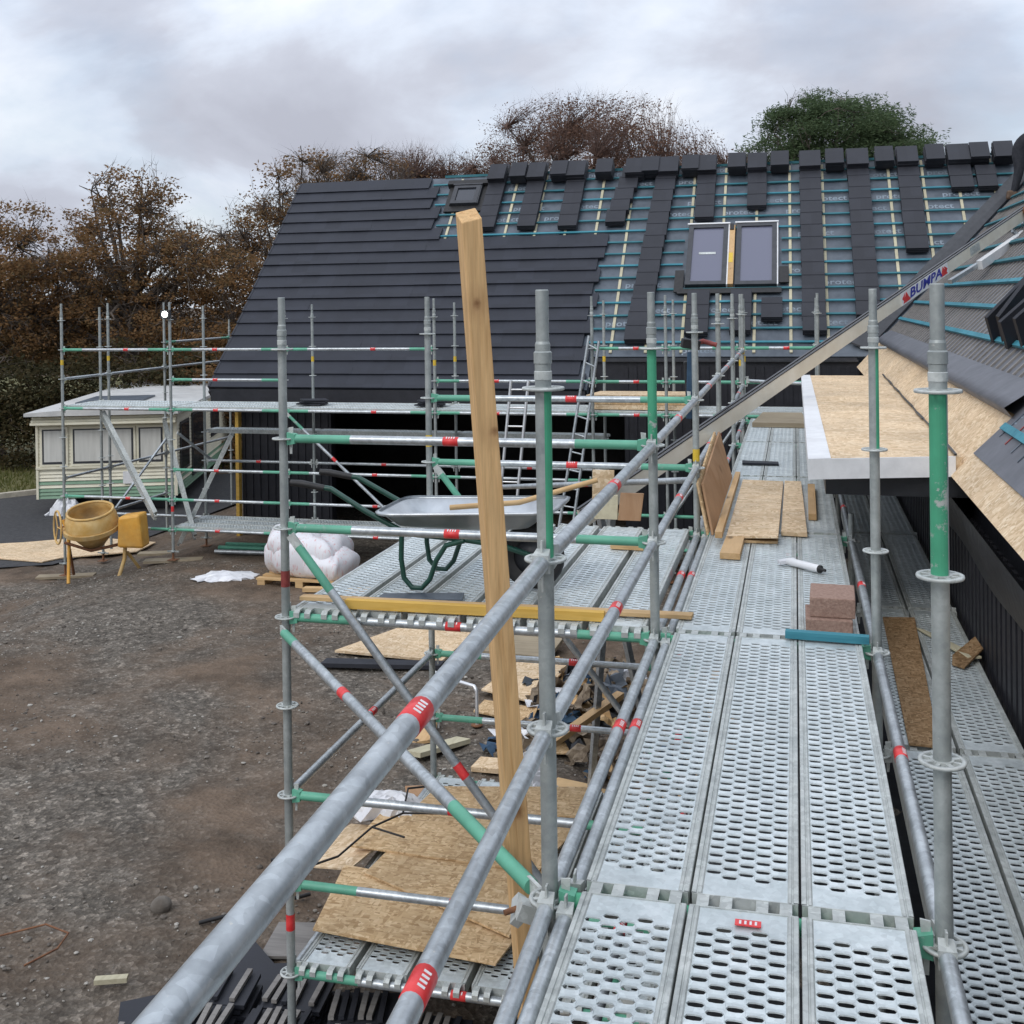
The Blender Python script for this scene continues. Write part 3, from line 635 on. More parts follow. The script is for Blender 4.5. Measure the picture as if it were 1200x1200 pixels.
# tiled field
mb=MB(); GA_=.3189; r2=random.Random(3)
for i in range(18):
    s0=i*GA_-.02; lo=-9.56
    if i<11: segs=[(lo,-2.70-(.0,.12,.0,.14,.02,.13,.0,.12,.03,.11,.0)[i])]
    elif i==11: segs=[(lo,-2.68)]
    else: segs=[(lo,-6.05-(i-12)*.085-(.0,.14)[i%2])]
    for a,b in segs:
        x=a
        while x<b-.01:
            x2=min(x+.66,b); j=r2.uniform(-.003,.003)
            sbox(mb,x,x2,s0,s0+GA_+.05,.052+j,.088+j,TILE,n2=.020,n3=.054)
            x=x2
part('tiled_roof',mb,HS)
mb=MB()
for i in range(18): sbox(mb,-9.60,-9.561,i*GA_-.02,i*GA_+GA_+.01,.0,.094,TILE,n2=-.02,n3=.060)
sbox(mb,-9.62,-9.58,-.05,SR,-.24,-.02,NAVY); part('verge_trim',mb,HS)
# battens
y_ = lambda i: 15.2+.08+i*.2255
def bspan(i):
    y=y_(i); x0=-2.66 if i<11 else (-2.66 if i==11 else -6.0-(i-12)*.085)
    if y<15.8: return None
    return x0-.12,xval(y)-.16
for i in range(18):
    sp=bspan(i)
    if not sp: continue
    mb=MB(); s=(y_(i)-Y0)*S2; x0,x1=sp
    if 5<=i<=12 and False: pass
    segs=[(x0,x1)]
    if 17.0<y_(i)<17.98: segs=[(x0,-1.24),(.50,x1)]
    if i==16 or i==15: segs=[(x0,-6.12),(-5.42,x1)]
    mm=BLUE if i%3 else BLUEB
    for a,b in segs:
        if b>a: mb=MB(); sbox(mb,a,b,s-.019,s+.019,.026,.052,mm); part('batten',mb,HS)
for k in range(20):
    x=-5.95+k*.6; 
    if x>5: break
    y0=15.8 if x>-2.66 else 17.88
    y1=19.25; yv=x+13.92+.18; y0=max(y0,yv)
    if y1-y0<.15: continue
    mb=MB(); segs=[(y0,y1)]
    if -1.22<x<.46: segs=[(y0,16.86),(18.08,y1)]
    if -6.1<x<-5.4: segs=[(y0,18.5),(19.05,y1)]
    for a,b in segs: mb=MB(); sbox(mb,x-.024,x+.024,(a-Y0)*S2,(b-Y0)*S2,.001,.0255,PALE); part('counter_batten',mb,HS)
# printed underlay lettering
def text_mesh(txt,size,font_shear=0,off=0):
    cu=bpy.data.curves.new('t','FONT'); cu.body=txt; cu.size=size; cu.align_x='CENTER'; cu.align_y='CENTER'; cu.shear=font_shear; cu.resolution_u=2; cu.offset=off
    ob=bpy.data.objects.new('t',cu); COL.objects.link(ob); dg=bpy.context.evaluated_depsgraph_get(); me=bpy.data.meshes.new_from_object(ob.evaluated_get(dg))
    V=np.array([v.co[:] for v in me.vertices]); F=[list(p.vertices) for p in me.polygons]; bpy.data.objects.remove(ob); bpy.data.curves.remove(cu); bpy.data.meshes.remove(me); return V,F
TV,TF=text_mesh('protect',.20,0,.003); r3=random.Random(5)
mb=MB(); row=0
for i in range(2,18):
    s=(y_(i)-Y0)*S2+.16; y=y_(i)+.113; row+=1; x=-5.9+(row*.47)%1.15
    if row%3==2: continue
    while x<xval(y)-.6:
        if r3.random()<.8 and (y>17.9 or x>-2.3) and not(-1.5<x<.75 and 16.9<y<18.05) and not(-6.3<x<-5.2 and y>18.4):
            mb.add([PM(x+a*1.05,s+b*.95,.002) for a,b,_ in TV],TF,PRINT)
        x+=1.15
    x=-6+(row*.3)%.6
part('underlay_print',mb,HS)
# fascia, gutters, walls
mb=MB(); mb.box(-9.56,-2.68,15.16,15.19,-.04,.215,NAVY); mb.box(-9.55,-2.7,15.19,15.66,-.06,-.04,NAVY); part('catslide_fascia',mb,HS)
mb=MB(); mb.box(-2.66,1.68,15.70,15.74,.60,.74,FRM); mb.box(-2.66,1.7,15.62,15.70,.68,.71,FRM); part('eaves_board',mb,HS)
WY0=15.68
mb=MB()
def wallbox(x0,x1,z0,z1): mb.box(x0,x1,WY0,WY0+.2,z0,z1,NAVY)
wallbox(-9.22,-7.45,-3,.30); wallbox(-7.45,-2.1,-.12,.30); wallbox(-2.1,1.9,-3,.66)
wallbox(-2.66,-2.1,.30,.66)
for k in range(12): mb.box(-9.2+k*.15,-9.2+k*.15+.05,WY0-.02,WY0-.001,-3,-.115,NAVY)
for k in range(26): mb.box(-2.08+k*.15,-2.03+k*.15,WY0-.02,WY0-.001,-3,.6,NAVY)
part('front_wall',mb,HS)
mb=MB(); mb.prism([(-9.22,15.88,-3),(-9.22,23.2,-3),(-9.22,23.2,.3),(-9.22,19.3,4.05),(-9.22,15.88,.75)],(.2,0,0),NAVY)
mb.prism([(9,15.88,-3),(9,23.2,-3),(9,23.2,.3),(9,19.3,4.05),(9,15.88,.75)],(-.2,0,0),NAVY); mb.box(-9,8.8,23.0,23.2,-3,.28,NAVY); part('gable_wall',mb,HS)
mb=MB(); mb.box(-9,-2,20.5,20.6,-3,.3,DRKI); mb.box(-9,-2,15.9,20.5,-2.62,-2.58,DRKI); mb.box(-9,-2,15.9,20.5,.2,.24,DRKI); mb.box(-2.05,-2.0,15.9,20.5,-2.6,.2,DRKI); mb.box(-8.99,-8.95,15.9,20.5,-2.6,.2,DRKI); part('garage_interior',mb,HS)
mb=MB(); mb.box(-9.29,-9.225,15.55,15.66,-2.9,.05,WYX); part('corner_timber',mb,HS,label='yellow timber upright at the gable corner')
# roof windows
def roof_window(x0,x1,y0,y1,film,label,n=.115):
    s0,s1=(y0-Y0)*S2,(y1-Y0)*S2; f=MB(); w=.085
    for a,b,c,d in ((x0,x1,s0,s0+w),(x0,x1,s1-w,s1),(x0,x0+w,s0+w,s1-w),(x1-w,x1,s0+w,s1-w)): sbox(f,a,b,c,d,.0,n,FRM)
    fr=part('roof_window',f,HS,label=label)
    g=MB(); sbox(g,x0+w,x1-w,s0+w,s1-w,.02,n-.03,film); part('window_pane',g,fr)
    t=MB(); sbox(t,x0-.03,x1+.03,s1,s1+.03,.0,n+.015,WHT if film is FILM else FRM); sbox(t,x1,x1+.022,s0,s1,.0,n-.01,WHT if film is FILM else FRM); part('window_flashing',t,fr)
    if film is not FILM:
        k=MB(); sbox(k,x0-.12,x1+.12,s0-.16,s0,.03,.07,BLK); sbox(k,x0-.12,x0-.03,s0,s1+.1,.03,.07,BLK); sbox(k,x1+.03,x1+.16,s0,s1+.1,.03,.07,BLK); sbox(k,x0-.16,x1+.18,s1+.03,s1+.15,.03,.16,BLK); part('apron',k,fr)
    return fr
vl=roof_window(-1.17,-.45,16.89,18.01,FILM,'left of the twin roof windows, with a pale sticker on its glass')
k=MB(); c=(17.47-Y0)*S2; sbox(k,-.96,-.66,c-.02,c+.035,.088,.0905,GR); part('glass_sticker',k,vl)
roof_window(-.30,.42,16.88,18.02,FILM,'right of the twin roof windows, with plain filmed glass')
k=MB(); s0,s1=(16.9-Y0)*S2,(18.0-Y0)*S2; sbox(k,-.445,-.33,s0,s1,.0,.10,WY); sbox(k,-.425,-.35,s0+.55,s0+.8,.10,.104,YEL); sbox(k,-.42,-.35,s1-.14,s1+.02,.1,.12,BLK); part('window_spacer',k,HS,label='pale timber packing between the twin roof windows')
k=MB(); s0=(16.86-Y0)*S2; sbox(k,-1.3,.5,s0-.14,s0-.02,.05,.075,BLK); sbox(k,.46,.62,s0+.1,s0+.5,.05,.08,BLK); sbox(k,-1.36,-1.2,s0-.1,s0+.45,.05,.075,BLK); part('window_collar',k,HS)
roof_window(-6.02,-5.46,18.60,19.0,GLASS,'small single roof window near the top of the tiles',.15)
# ridge battens
mb=MB(); mb.beam((-6.35,19.31,4.345),(5.2,19.31,4.345),.05,.05,BLUE); part('ridge_batten',mb,HS)
# valley
mb=MB(); 
mb.prism([PM(1.60,.75*S2+.0,.001)+Vector((0,-.1,0)),PM(1.86,.62*S2,.04),PM(5.45,(19.4-Y0)*S2,.04),PM(5.1,(19.35-Y0)*S2,.04)],(0,0,.03),FRM)
part('valley_liner',mb,HS)
# ---- right wing
YA,YR=-7.0,19.29
mb=MB(); TR=(5.37-XE)*S2
mb.prism([PW(YA,0,0),PW(15.58,0,0),PW(19.29,TR,0),PW(YA,TR,0)],PW(0,0,-.14)-PW(0,0,0),OSBP); part('sarking_boards',mb,HS)
mb=MB(); T1=.55
mb.prism([PW(4.35,T1,.004),PW(15.58+.39,T1,.004),PW(19.2,TR-.1,.004),PW(4.35,TR-.1,.004)],PW(0,0,.006)-PW(0,0,0),UNDG)
mb.prism([PW(YA,.20,.004),PW(4.37,.20,.004),PW(4.37,TR-.1,.004),PW(YA,TR-.1,.004)],PW(0,0,.0085)-PW(0,0,0),UNDG); part('wing_underlay',mb,HS)
mb=MB(); y=4.45
while y<18.7:
    a=T1+.16; b=min(TR-.15,1e9); a=max(a,(y-15.45)*S2)
    if b-a>.1: sbox(mb,y,y+.035,a,b,.006,.024,RIB,P=PW)
    y+=.235
part('rib_boards',mb,HS)
mb=MB(); sbox(mb,YA,4.36,.9,TR-.1,.014,.02,UND,P=PW); part('upper_underlay',mb,HS)
for i in range(14):
    t=T1+.12+i*.365; 
    if t>TR-.1: break
    mb=MB(); ye=min(15.45+t/S2,18.9)-.2; ys=4.6 if i<2 else (4.5 if i==2 else YA)
    if i==0: ys=8.2
    sbox(mb,ys,ye,t-.024,t+.024,.034,.064,BLUEB if i<4 else BLUE,P=PW); part('wing_batten',mb,HS)
mb=MB(); sbox(mb,2.6,4.25,.42,.47,.016,.042,BLUEB,P=PW); part('wing_batten',mb,HS)
mb=MB()
for k in range(5): sbox(mb,3.1+k*.27,3.12+k*.27,.30+.02*k,.95,.014,.018,REDD if k==3 else UND,P=PW)
TV2,TF2=text_mesh('protect',.13)
for k in range(4): mb.add([PW(4.15-.0-b*1.0-k*.34,.62+a*1.0,.0135) for a,b,_ in TV2],TF2,PRINT)
part('wing_print',mb,HS)
# loose flap of underlay at the wing eaves
mb=MB(); V=[]; nn=28
for i in range(nn+1):
    y=4.3+(15.6-4.3)*i/nn; w=.03*math.sin(i*1.7)+.02*math.sin(i*3.1)
    for t,n in ((T1-.02,.10+w*.4),(T1+.06,.085+w*.5),(T1+.17,.065),(T1+.24,.035)): V.append(PW(y,t,n))
    V.append(PW(y,T1-.03,.012))
F=[]
for i in range(nn):
    for k in range(3): F.append((i*5+k,(i+1)*5+k,(i+1)*5+k+1,i*5+k+1))
    F.append((i*5+4,(i+1)*5+4,(i+1)*5,i*5))
mb.add(V,F,UNDG,True); part('underlay_flap',mb,HS)
mb=MB(); mb.prism([PW(YA,TR,.0),PW(YR,TR,0),Vector((9.0,YR,.6)),Vector((9.0,YA,.6))],(0,0,-.1),TILE); part('far_slope',mb,HS)
WX0=1.83
mb=MB(); mb.box(WX0,WX0+.2,YA,WY0-.001,-3,.56,NAVY); mb.box(8.7,8.9,YA,15.8,-3,.6,NAVY); mb.prism([(WX0+.2,YA,-3),(8.7,YA,-3),(8.7,YA,.55),(5.37,YA,4.1),(WX0+.2,YA,.6)],(0,.2,0),NAVY)
for k in range(150):
    y=YA+.02+k*.15; mb.box(WX0-.02,WX0-.0005,y,y+.09,-3,.30,NAVY)
part('wing_wall',mb,HS)
mb=MB(); V=[]; nn=70
for i in range(nn+1):
    y=YA+(15.4-YA)*i/nn; w=.012*math.sin(i*1.3)+.010*math.sin(i*2.9)
    for x,z in ((1.675,.455),(1.690+w,.36),(1.73+w,.22),(1.775,.10+.02*math.sin(i*.9))): V.append((x,y,z))
mb.add(V,[(i*4+k,(i+1)*4+k,(i+1)*4+k+1,i*4+k+1) for i in range(nn) for k in range(3)],BLKM,True); part('eaves_membrane',mb,HS)
# flat canopy over the walkway
cx0,cx1,cy0,cy1,cz=.80,1.86,4.15,11.9,.72
mb=MB(); mb.prism([(cx0+.03,cy0+.03,cz-.002),(1.74,cy0+.28,cz-.002),(1.80,cy1,cz-.002),(cx0+.03,cy1,cz-.002)],(0,0,-.12),OSBP); cn=part('flat_canopy',mb,HS,label='flat OSB topped canopy with white edges over the walkway')
mb=MB(); mb.prism([(cx0,cy0,cz),(cx0+.13,cy0+.03,cz),(cx0+.10,cy1,cz),(cx0,cy1,cz)],(0,0,-.004+.008),WHT); mb.prism([(cx0-.012,cy0,cz+.004),(cx0,cy0,cz+.004),(cx0,cy1,cz+.004),(cx0-.012,cy1,cz+.004)],(0,0,-.13),WHT); mb.prism([(cx0-.012,cy0-.014,cz+.004),(1.70,cy0+.245,cz+.004),(1.70,cy0+.26,cz+.004),(cx0-.012,cy0,cz+.004)],(0,0,-.13),WHT); part('canopy_fascia',mb,cn)
mb=MB(); pts=[Vector((1.70+.10*i/14+.005*math.sin(i*2.3),4.40+7.5*i/14,.735)) for i in range(15)]
for a,b in zip(pts[:-1],pts[1:]): mb.beam(a,b+(b-a)*.02,.016+.006*math.sin(a.y*5),.012,BLKM)
part('dark_gap_strip',mb,cn)  # black strip added to draw the dark gap between canopy and sarking
mb=MB(); mb.box(cx0+.10,1.83,cy0+.25,cy1,cz-.26,cz-.125,BLKM); part('canopy_soffit',mb,cn)

# ------------------------------------------------------------------ tiles loaded out on the roof
def tile_col(x,w,yt,yb,top,label,dx=0.0):
    mb=MB(); r=random.Random(int(x*100)+7); s0=(yb-Y0)*S2; s1=(yt-Y0)*S2; s=s0; n=0
    while s<s1-.05:
        e=min(s+.33,s1); j=r.uniform(-.005,.005); f=(s-s0)/max(.1,s1-s0); xx=x-dx*(1-f)
        for q in range(3): sbox(mb,xx-w*.44+j+r.uniform(-.004,.004),xx+w*.44+j+r.uniform(-.004,.004),s-.0+q*.008,e+.06,.055+q*.035,.087+q*.035,TSTK,n2=.048+q*.035,n3=.080+q*.035)
        s=e
    if top:
        for q in range(6):
            j=r.uniform(-.008,.008); sbox(mb,x-w*.44+j,x+w*.44+j,SR-.40+r.uniform(-.01,.01),SR+.06,.075+q*.034,.106+q*.034,TSTK)
    solo('tile_stack',mb,label,'roof tiles','roof tiles stacked up the bare battens',loc=PM(x,s0,0))
cols=[(-5.14,.40,19.4,18.05,1,'column of charcoal tiles on the ridge just right of the small roof window'),
(-4.32,.40,19.4,18.05,1,'short column of charcoal tiles, second right of the small roof window'),
(-3.50,.42,19.4,18.03,1,'short column of charcoal tiles, third right of the small roof window'),
(-2.32,.42,19.4,18.08,1,'short column of charcoal tiles left of the long slanting column'),
(-1.66,.44,19.4,15.92,1,'long slanting column of charcoal tiles left of the twin roof windows'),
(-.91,.40,19.4,18.12,1,'short column of charcoal tiles directly above the left twin roof window'),
(.05,.40,19.4,18.32,1,'short column of charcoal tiles directly above the right twin roof window'),
(1.03,.44,19.4,16.05,1,'long straight column of charcoal tiles right of the twin roof windows'),
(1.90,.44,19.4,16.3,1,'long column of charcoal tiles second right of the twin windows'),
(2.79,.42,19.4,17.42,1,'medium column of charcoal tiles in line with the conveyor sign'),
(3.69,.44,19.4,18.55,1,'short wide column of charcoal tiles nearest the valley'),
(4.12,.38,18.95,18.55,0,'small low pile of charcoal tiles beside the valley near the ridge'),
(-.91,.44,16.72,16.03,0,'short column of tiles just under the left twin roof window'),
(-.18,.40,16.72,16.06,0,'short column of tiles just under the right twin roof window'),
(.34,.40,16.58,16.27,0,'small square pile of tiles right of and below the twin roof windows')]
for c in cols: tile_col(*c,dx=.26 if 'slanting' in c[5] else 0)
for k,x in enumerate((-4.70,-3.85,-2.94,-2.01,-1.22,-.34,.47,1.49,2.39,3.27,4.04,4.46)):
    mb=MB(); r=random.Random(k); n=8
    for q in range(n):
        j=r.uniform(-.015,.015); sbox(mb,x-.165+j,x+.165+j,SR-.34+r.uniform(-.01,.01)-q*.006,SR+.05,.06+q*.031,.089+q*.031,TSTK)
    nm=['between the first and second columns','between the second and third columns','right of the third column','left of the long slanting column','right of the long slanting column','above the gap of the twin windows','left of the long straight column','right of the long straight column','right of the second long column','above the conveyor sign','third from the right end of the ridge','rightmost on the ridge beside the roofer'][k]
    solo('ridge_tile_bundle',mb,f'small bundle of tiles on the ridge, {nm}','roof tiles','bundles of tiles sitting along the ridge',loc=PM(x,SR-.3,.05))
# slates standing on the wing roof
for k in range(6):
    mb=MB(); y=6.95-k*.40; t=.99+.03*math.sin(k*2.3)
    w_=.05*math.sin(k*1.9); p=[PW(y,t,.068),PW(y+.16+w_,t+.56,.068),PW(y+.02+w_,t+.64,.27+w_),PW(y-.13-w_,t+.10,.27)]
    nrm=(p[1]-p[0]).cross(p[3]-p[0]).normalized()*.014
    mb.prism(p,nrm*2.2,TSTK); nm=['furthest and leftmost of the row','second from the far end of the row','third from the far end of the row','in the middle of the row','third from the near end of the row','second from the near end of the row','nearest of the row at the frame edge'][k]
    solo('loose_tile',mb,f'charcoal tile leaning on the wing roof, {nm}','roof tile','charcoal tiles leaning on the right wing roof',loc=p[0])
# ------------------------------------------------------------------ things on the walkway and platforms
def plank(name,label,cat,pts,th,mat,group=None,bevel=.002,n=None):
    """flat board from four corner points, thickness th along n (default straight up)"""
    mb=MB(); mb.prism(pts,Vector(n or (0,0,1))*th,mat); return solo(name,mb,label,cat,group,bevel,loc=pts[0])
dz=.052
gB='OSB offcuts lying on the walkway'
plank('osb_offcut','left OSB offcut on the walkway, the one with a warped near end','board',[(.235,4.74,dz+.02),(.59,4.66,dz+.05),(.60,7.18,dz+.02),(.24,7.22,dz+.02)],.018,OSBP,gB)
plank('osb_offcut','OSB offcut lying beneath the warped one on the walkway','board',[(.24,4.70,dz),(.585,4.72,dz),(.60,7.21,dz),(.25,7.2,dz)],.018,OSB,gB)
plank('osb_offcut','right OSB offcut on the walkway, next to the white canopy','board',[(.605,4.98,dz+.004),(.785,4.96,dz+.004),(.755,7.23,dz+.004),(.61,7.24,dz+.004)],.03,OSBP,gB)
plank('timber_batten','narrow pale batten along the left edge of the OSB offcuts','timber',[(.165,4.62,dz+.045),(.215,4.62,dz+.045),(.205,7.5,dz+.02),(.16,7.5,dz+.02)],.045,WY)
plank('timber_block','short pale timber block under the near end of the narrow batten','timber',[(.225,4.20,dz),(.355,4.19,dz),(.36,4.72,dz),(.235,4.72,dz)],.042,WY)
plank('timber_batten','yellowish timber stub right of the OSB offcuts on the walkway','timber',[(.80,5.6,dz),(.86,5.6,dz),(.87,7.0,dz),(.81,7.0,dz)],.05,WY)
# leaning sheets
def lean(off,mat,label):
    o=Vector(off); P=[Vector(q)+o for q in ((.135,4.93,.055),(.055,5.06,.40),(.135,5.75,.70),(.235,5.62,.36))]
    nrm=(P[1]-P[0]).cross(P[3]-P[0]).normalized(); plank('leaning_sheet',label,'board',P,.018,mat,'brown sheets leaning on the walkway rail',n=nrm)
lean((0,0,0),PLY,'brown sheet leaning against the walkway post, the smooth one facing the deck'); lean((-.035,-.01,.0),OSB,'paler sheet leaning against the walkway post, behind the smooth brown one')
# blocks, batten, cartridge, slate
mb=MB(); mb.box(-.115,.115,-.14,.14,0,.07,BRK); sololoc('concrete_block',mb,'brown concrete block on the walkway, lower of the two','block','stacked concrete blocks',.006,loc=(.868,2.80,dz))
mb=MB(); mb.box(-.112,.112,-.15,.15,0,.10,BRK); o=sololoc('concrete_block',mb,'brown concrete block on the walkway, resting on top of the other','block','stacked concrete blocks',.006,loc=(.890,2.84,dz+.071)); o.rotation_euler=(0,0,-.03)
mb=MB(); mb.box(-.20,.20,-.022,.022,0,.038,BLUEB); o=sololoc('blue_batten',mb,'short bright blue treated batten lying across the walkway before the blocks','timber',bevel=.002,loc=(.853,2.53,dz+.004)); o.rotation_euler=(0,0,-.06)
t=thing('sealant_cartridge','white sealant cartridge with a dark cap lying on the walkway','cartridge',(.76,4.02,dz+.03))
mb=MB(); a=Vector((.66,4.10,dz+.026)); b=Vector((.845,3.93,dz+.026)); u=(b-a).normalized(); mb.path([a,a+u*.002,b],[.022,.0245,.0245],WHT,16); part('tube_body',mb,t)
mb=MB(); mb.path([b,b+u*.012,b+u*.014,b+u*.05],[.0245,.0245,.012,.008],BLK,14); part('nozzle',mb,t)
mb=MB(); mb.beam((.60,4.09,dz+.02),(.70,4.13,dz+.03),.05,.02,PLAST); part('torn_wrapper',mb,t)
mb=MB(); mb.obox((0,0,.012),(.36,.16,.02),TILE,(0,.02,.05)); sololoc('loose_tile',mb,'single dark tile lying flat across the far walkway boards','roof tile',loc=(.36,8.45,dz+.0))
plank('scaffold_board','grey scaffold board lying across the far end of the walkway','board',[(.16,11.75,dz+.0),(.85,11.72,dz),(.80,13.1,dz),(.26,13.1,dz)],.06,WGY)
W2=ledger(W_,(0,13.2,.55),(1.0,13.2,.5),'',True,.55)
# inner boards: osb strip and splinters
plank('osb_strip','long dark OSB strip lying on the lower boards by the black wall','board',[(1.235,2.58,-.452),(1.375,2.57,-.452),(1.485,4.85,-.452),(1.275,4.82,-.452)],.012,OSBD)
plank('wood_splinter','pale torn sliver of board on the lower boards by the black wall','offcut',[(1.47,4.6,-.45),(1.52,4.55,-.45),(1.78,3.98,-.43),(1.70,3.95,-.43)],.014,PALE)
plank('wood_splinter','brown torn offcut beside the pale sliver by the black wall','offcut',[(1.60,3.88,-.45),(1.66,3.82,-.45),(1.90-.1,4.05,-.40),(1.79,4.3,-.40),(1.62,4.02,-.44)],.012,OSBD)
# red label plate on the middle board
mb=MB(); mb.box(-.035,.035,-.014,.014,0,.003,RED); 
for k in range(4): mb.box(-.024+k*.014,-.018+k*.014,-.009,.008,.003,.0036,WHT)
sololoc('label_plate',mb,'small red label plate fixed at the front end of the middle walkway board','label',loc=(.575,-.105,.052))
# ------------------------------------------------------------------ loading bay: beam, barrow, mat
plank('timber_beam','long timber batten with a yellow painted side across the loading bay front','timber',[(-2.02,2.64,.075),(.17,2.76,.055),(.175,2.83,.055),(-2.02,2.70,.075)],.022,WX)
mb=MB(); mb.beam((-1.72,2.60,.085),(-.28,2.665,.075),.045,.05,WYX); solo('yellow_batten',mb,'yellow batten lying along the front edge of the loading bay','timber',bevel=.002,loc=(-1,2.6,.06))
plank('rubber_mat','dark flat mat under the wheelbarrow legs','mat',[(-1.62,2.80,.053),(-1.13,2.88,.053),(-1.16,3.02,.053),(-1.62,2.92,.053)],.012,UND)
plank('timber_block','short pale timber block on the loading bay near the green ledger','timber',[(-.52,4.35,.053),(-.25,4.33,.053),(-.25,4.45,.053),(-.52,4.47,.053)],.05,WX)
wb=thing('wheelbarrow','galvanised wheelbarrow with a dark green tube frame parked on the loading bay','wheelbarrow',(-1.3,3.25,.05))
mb=MB(); rows=[]; 
def tray_ring(z,x0,x1,w0,w1,k=.10):
    P=[]; cx=[(x0,-w0),(x1,-w1),(x1,w1),(x0,w0)]
    for i in range(4):
        p=Vector((*cx[i],0)); a=Vector((*cx[i-1],0)); b=Vector((*cx[(i+1)%4],0)); 
        for f in np.linspace(0,1,6):
            q0=p+(a-p).normalized()*k; q1=p+(b-p).normalized()*k; P.append(q0*(1-f)**2+p*2*f*(1-f)+q1*f*f)
    return [Vector((q.x,q.y+3.23,z)) for q in P]
R0=[tray_ring(.53,-1.68,-.62,.30,.26,.12),tray_ring(.522,-1.70,-.60,.315,.275,.13),tray_ring(.509,-1.695,-.605,.31,.27,.13),tray_ring(.512,-1.665,-.635,.29,.25,.12),tray_ring(.445,-1.58,-.78,.25,.22,.10),tray_ring(.425,-1.47,-.90,.19,.17,.09),tray_ring(.412,-1.42,-.94,.15,.14,.08)]
for k,rg in enumerate(R0):
    if rg: R0[k]=[Vector((q.x,q.y,q.z+ (.045*max(0,(q.x+1.0)/.42) if k<4 else 0))) for q in rg]
nn=len(R0[0]); V=[p for rg in R0 for p in rg]; F=[(i*nn+k,i*nn+(k+1)%nn,(i+1)*nn+(k+1)%nn,(i+1)*nn+k) for i in range(len(R0)-1) for k in range(nn)]+[tuple(range((len(R0)-1)*nn,len(R0)*nn))]
mb.add(V,F,TRAY,True); part('tray',mb,wb)
for s,nm in ((-1,'near'),(1,'far')):
    y=3.23+s*.235; mb=MB()
    mb.path([(-2.10,y-s*.02,.66),(-1.98,y-s*.02,.645),(-1.75,y,.52),(-1.50,y,.40),(-1.2,y-s*.03,.375),(-.95,y-s*.10,.33),(-.72,y-s*.17,.24)],.0165,DGRN,10); part('side_frame',mb,wb)
    mb=MB(); mb.path([(-1.53,y,.40),(-1.535,y,.25),(-1.52,y,.14),(-1.47,y,.085),(-1.41,y,.085),(-1.36,y,.14),(-1.32,y,.25),(-1.26,y,.34),(-1.15,y,.372)],.0155,DGRN,10); part('leg',mb,wb)
    mb=MB(); mb.path([(-2.24,y-s*.02,.675),(-2.17,y-s*.02,.672),(-2.02,y-s*.02,.648)],[.019,.021,.019],BLK,10); part('handle_grip',mb,wb)
wh=MB(); wh.lathe([(.105,-.035),(.15,-.045),(.185,-.035),(.195,0),(.185,.035),(.15,.045),(.105,.035)],(-.80,3.23,.247),BLK,24,ax='y'); w_=part('wheel',wh,wb)
wh=MB(); wh.lathe([(.0,-.03),(.105,-.028),(.105,.028),(.0,.03)],(-.80,3.23,.247),FRM,20,ax='y'); wh.tube((-.80,3.1,.247),(-.80,3.36,.247),.01,RUST,8); part('wheel_rim',wh,w_)
mb=MB(); mb.path([(-1.25,3.05,.55),(-.85,3.12,.58),(-.40,3.2,.71)],[.016,.016,.015],WX,8); solo('shovel_handle',mb,'pale wooden tool handle sticking out of the wheelbarrow tray','tool handle',loc=(-.8,3.1,.7))
# boards standing behind the loading bay
g='offcuts standing behind the loading bay'
plank('standing_board','pale ribbed timber panel standing behind the loading bay, left of the brown one','board',[(-.80,5.32,.06),(-.62,5.32,.06),(-.62,5.36,.24),(-.80,5.36,.24)],.03,PALE,g,n=(0,1,0))
plank('standing_board','brown plywood panel standing behind the loading bay','board',[(-.615,5.30,.06),(-.44,5.30,.06),(-.42,5.36,.26),(-.60,5.36,.26)],.02,PLY,g,n=(0,1,0))
plank('standing_board','tall pale plywood panel standing furthest left behind the loading bay','board',[(-.83,5.39,.06),(-.66,5.39,.06),(-.66,5.44,.42),(-.83,5.44,.42)],.018,OSBP,g,n=(0,1,0))
# low platform OSB sheets
gO='OSB sheets dropped on the low platform'; z=-1.905
plank('osb_sheet','OSB sheet on the low platform, nearest and lowest','board',[(-2.05,2.82,z),(-.92,2.72,z),(-.80,3.40,z),(-2.16,3.56,z)],.014,OSB,gO)
plank('osb_sheet','OSB sheet on the low platform, lying across the nearest one','board',[(-1.98,3.46,z+.016),(-.90,2.95,z+.03),(-.72,3.72,z+.016),(-1.90,4.06,z+.016)],.014,OSB,gO)
plank('osb_sheet','OSB sheet on the low platform, behind the crossing one','board',[(-2.2,3.75,z+.03),(-.9,3.68,z+.032),(-.75,4.42,z+.032),(-2.15,4.42,z+.035)],.014,OSB,gO)
plank('osb_sheet','pale OSB offcut sticking out left of the low platform','board',[(-2.62,3.70,z-.12),(-2.12,3.55,z-.02),(-1.98,4.12,z+.0),(-2.42,4.30,z-.10)],.014,OSBP,gO)
plank('osb_sheet','furthest OSB sheet on the low platform under the rails','board',[(-1.95,4.30,z+.05),(-.80,4.44,z+.05),(-.8,4.95,z+.04),(-1.9,4.72,z+.04)],.014,OSB,gO)
